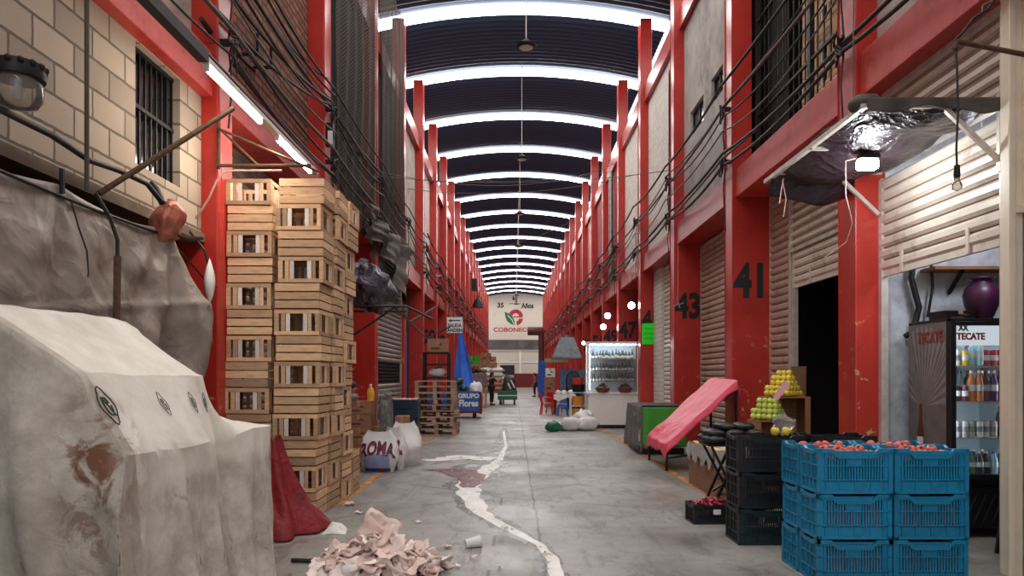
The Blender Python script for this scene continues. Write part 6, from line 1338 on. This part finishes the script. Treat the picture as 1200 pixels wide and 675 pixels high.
spill('liquid_stain', 'wet dark patch around the white spilled liquid', [Gp(592, 500, .06), Gp(584, 530, .2), Gp(562, 552, .45), Gp(548, 566, .36), Gp(560, 600, .18), Gp(600, 622, .12), Gp(640, 645, .10), Gp(652, 690, .12)], M['wet'], .0025)
spill('liquid_spill', 'thin broken white streaks on the floor before the pallets', [Gp(500, 540, .16), Gp(540, 536, .3), Gp(580, 538, .25)], M['milk'], .0045)
M['tissue'] = mat('pinkish_waste_paper', S(244, 228, 220), .8, var=.08, rnd=.08, bump=.3, bs=25, bd=.005)
M['tissue_pink'] = mat('pink_waste_paper', S(232, 206, 196), .8, var=.1, rnd=.08)
def paper(x, y, z, s, label, up=.5):
    sd = R.uniform(0, 90); q = MB(); rx, ry = R.uniform(-up, up), R.uniform(-up, up)
    def fn(u, v):
        a, c = (u-.5)*s*R_[0], (v-.5)*s; n_ = .38*s*N3(u*1.8, v*1.8, sd)+.12*s*N3(u*4, v*4, sd+3)
        return (a+.15*s*N3(u*3, v*3, sd+8), c+.15*s*N3(u*3, v*3, sd+5), n_)
    R_ = (R.uniform(.6, 1.5),); q.grid(fn, 9, 9); o = q.build('waste_paper', M['tissue'] if R.random() < .55 else M['tissue_pink'], smooth=22, solid=.0015); o.rotation_euler = (rx, ry, R.uniform(0, 6)); o.location = (x, y, z); return tag(o, label, 'waste paper', 'waste papers in the litter heap')
for i in range(110):
    a = R.uniform(0, 6.28); r = R.random()**.6; x, y = -1.04+.50*r*math.cos(a), 5.75+.40*r*math.sin(a)
    paper(x, y, .03+.26*(1-r)*R.uniform(.5, 1.0), R.uniform(.10, .22), 'crumpled pinkish waste paper in the litter heap on the floor', .7)
o = paper(-1.05, 5.85, .28, .26, 'tall upright sheet of pinkish paper sticking out at the top of the litter heap', .2); o.rotation_euler = (1.2, .5, .2); o['group'] = 'litter heap crest'
def cup(label, loc, rot):
    root = thing('paper_cup', label, 'cup', loc); root.rotation_euler = rot; b = MB(); b.lathe([(0, .003), (.027, .003), (.027, 0), (.03, 0), (.041, .105), (.038, .105), (.0285, .008), (0, .008)], n=24); b.build('wall', M['white'], root, smooth=40); b = MB(); b.tube([(.041*math.cos(a), .041*math.sin(a), .105) for a in [2*PI*i/24 for i in range(25)]], .0035, 6); b.build('rim', M['white'], root, smooth=60); return root
cup('white foam cup lying alone on the grey floor', (-.42, 5.9+.55, .036), (0, PI/2-.12, .35)).scale = (1.25, 1.25, 1.25)
cup('white foam cup at the near edge of the litter heap', (-1.26, 5.52, .055), (0, PI/2, -.3)).scale = (1.3, 1.3, 1.3); cup('pinkish foam cup among the litter on the far left of the heap', (-1.40, 5.85, .07), (.9, .4, .3)).scale = (1.2, 1.2, 1.2)
cable('dark hose lying on the floor beside the litter heap', [(-1.78, 5.95, .02), (-1.6, 5.93, .02), (-1.4, 5.9, .02), (-1.2, 5.85, .02)], .018)
for k, (x, y, s) in enumerate(((524, 642, .06), (505, 655, .07), (536, 665, .04), (585, 667, .05), (490, 613, .05), (410, 592, .10), (420, 602, .07), (640, 650, .05), (556, 655, .05))):
    g = Gp(x, y, 0); o = paper(g[0], g[1], .02, s, 'scrap of pale paper lying loose on the floor, ' + ('just past the litter heap', 'at the edge of the litter heap', 'below the lying cup', 'in front of the white trail', 'above the litter heap', 'beside the wooden crates', 'second one beside the wooden crates', 'beside the white trail', 'beyond the lying cup')[k], .15); o['group'] = 'loose scraps on the floor'
# ------------------------------------------------------------------ light and camera
w = bpy.data.worlds.new('daylight'); SC.world = w; w.use_nodes = True; w.node_tree.nodes['Background'].inputs[0].default_value = (.93, .96, 1, 1); w.node_tree.nodes['Background'].inputs[1].default_value = 1.6
ld = bpy.data.lights.new('fluorescent_glow', 'AREA'); ld.shape = 'RECTANGLE'; ld.size = 2.4; ld.size_y = .08; ld.energy = 26; ld.color = (1, .86, .70)
lo = bpy.data.objects.new('fluorescent_glow', ld); COL.objects.link(lo); lo.location = (-2.4, 7.6, 3.86); lo.rotation_euler = (0, math.radians(-35), PI/2)
lo.rotation_euler = Vector((-.7, 0, -.7)).to_track_quat('-Z', 'Y').to_euler()
root = thing('shop_lamp', 'unseen tube lamp added to brighten the drinks shop', 'lamp', (4.5, 6.5, 3.3)); b = MB(); b.tube([(-.5, 0, 0), (.5, 0, 0)], .02, 8); b.build('tube', emit('shop_tube', (.9, .92, 1, 1), 8), root, smooth=60); b = MB(); b.box(-.55, .55, -.03, .03, .03, .09); b.tube([(-.4, 0, .08), (-.4, 0, 1.1)], .008, 5); b.tube([(.4, 0, .08), (.4, 0, 1.1)], .008, 5); b.build('housing', M['white'], root)  # lamp out of view, added to brighten the shop wall
sl = bpy.data.lights.new('added_shop_glow', 'POINT'); sl.energy = 42; sl.shadow_soft_size = .2; sl.color = (.86, .9, 1); so = bpy.data.objects.new('added_shop_glow', sl); COL.objects.link(so); so.location = (4.5, 6.5, 3.2)  # added point light below the unseen tube, lifts the shop wall
for x, e in ((3.12, 30),):
    pd = bpy.data.lights.new('flood_glow', 'POINT'); pd.energy = e; pd.shadow_soft_size = .08; pd.color = (.93, .97, 1); po = bpy.data.objects.new('flood_glow', pd); COL.objects.link(po); po.location = (x, 6.55, 3.24)
cam = bpy.data.cameras.new('camera'); cam.sensor_width = 36; cam.lens = F/1200*36; cam.shift_x = (600-CX)/1200; cam.shift_y = (CY-337.5)/1200; cam.clip_end = 300; cam.clip_start = .05
co = bpy.data.objects.new('camera', cam); COL.objects.link(co); co.location = (0, 0, EYE); co.rotation_euler = (PI/2, 0, 0); SC.camera = co
vs_ = SC.view_settings; vs_.view_transform = 'Standard'; vs_.look = 'None'; vs_.gamma = 1; vs_.use_curve_mapping = False; vs_.exposure = -.02
SC.cycles.use_denoising = True; SC.cycles.max_bounces = 8; SC.cycles.transparent_max_bounces = 16; SC.cycles.sample_clamp_indirect = 6
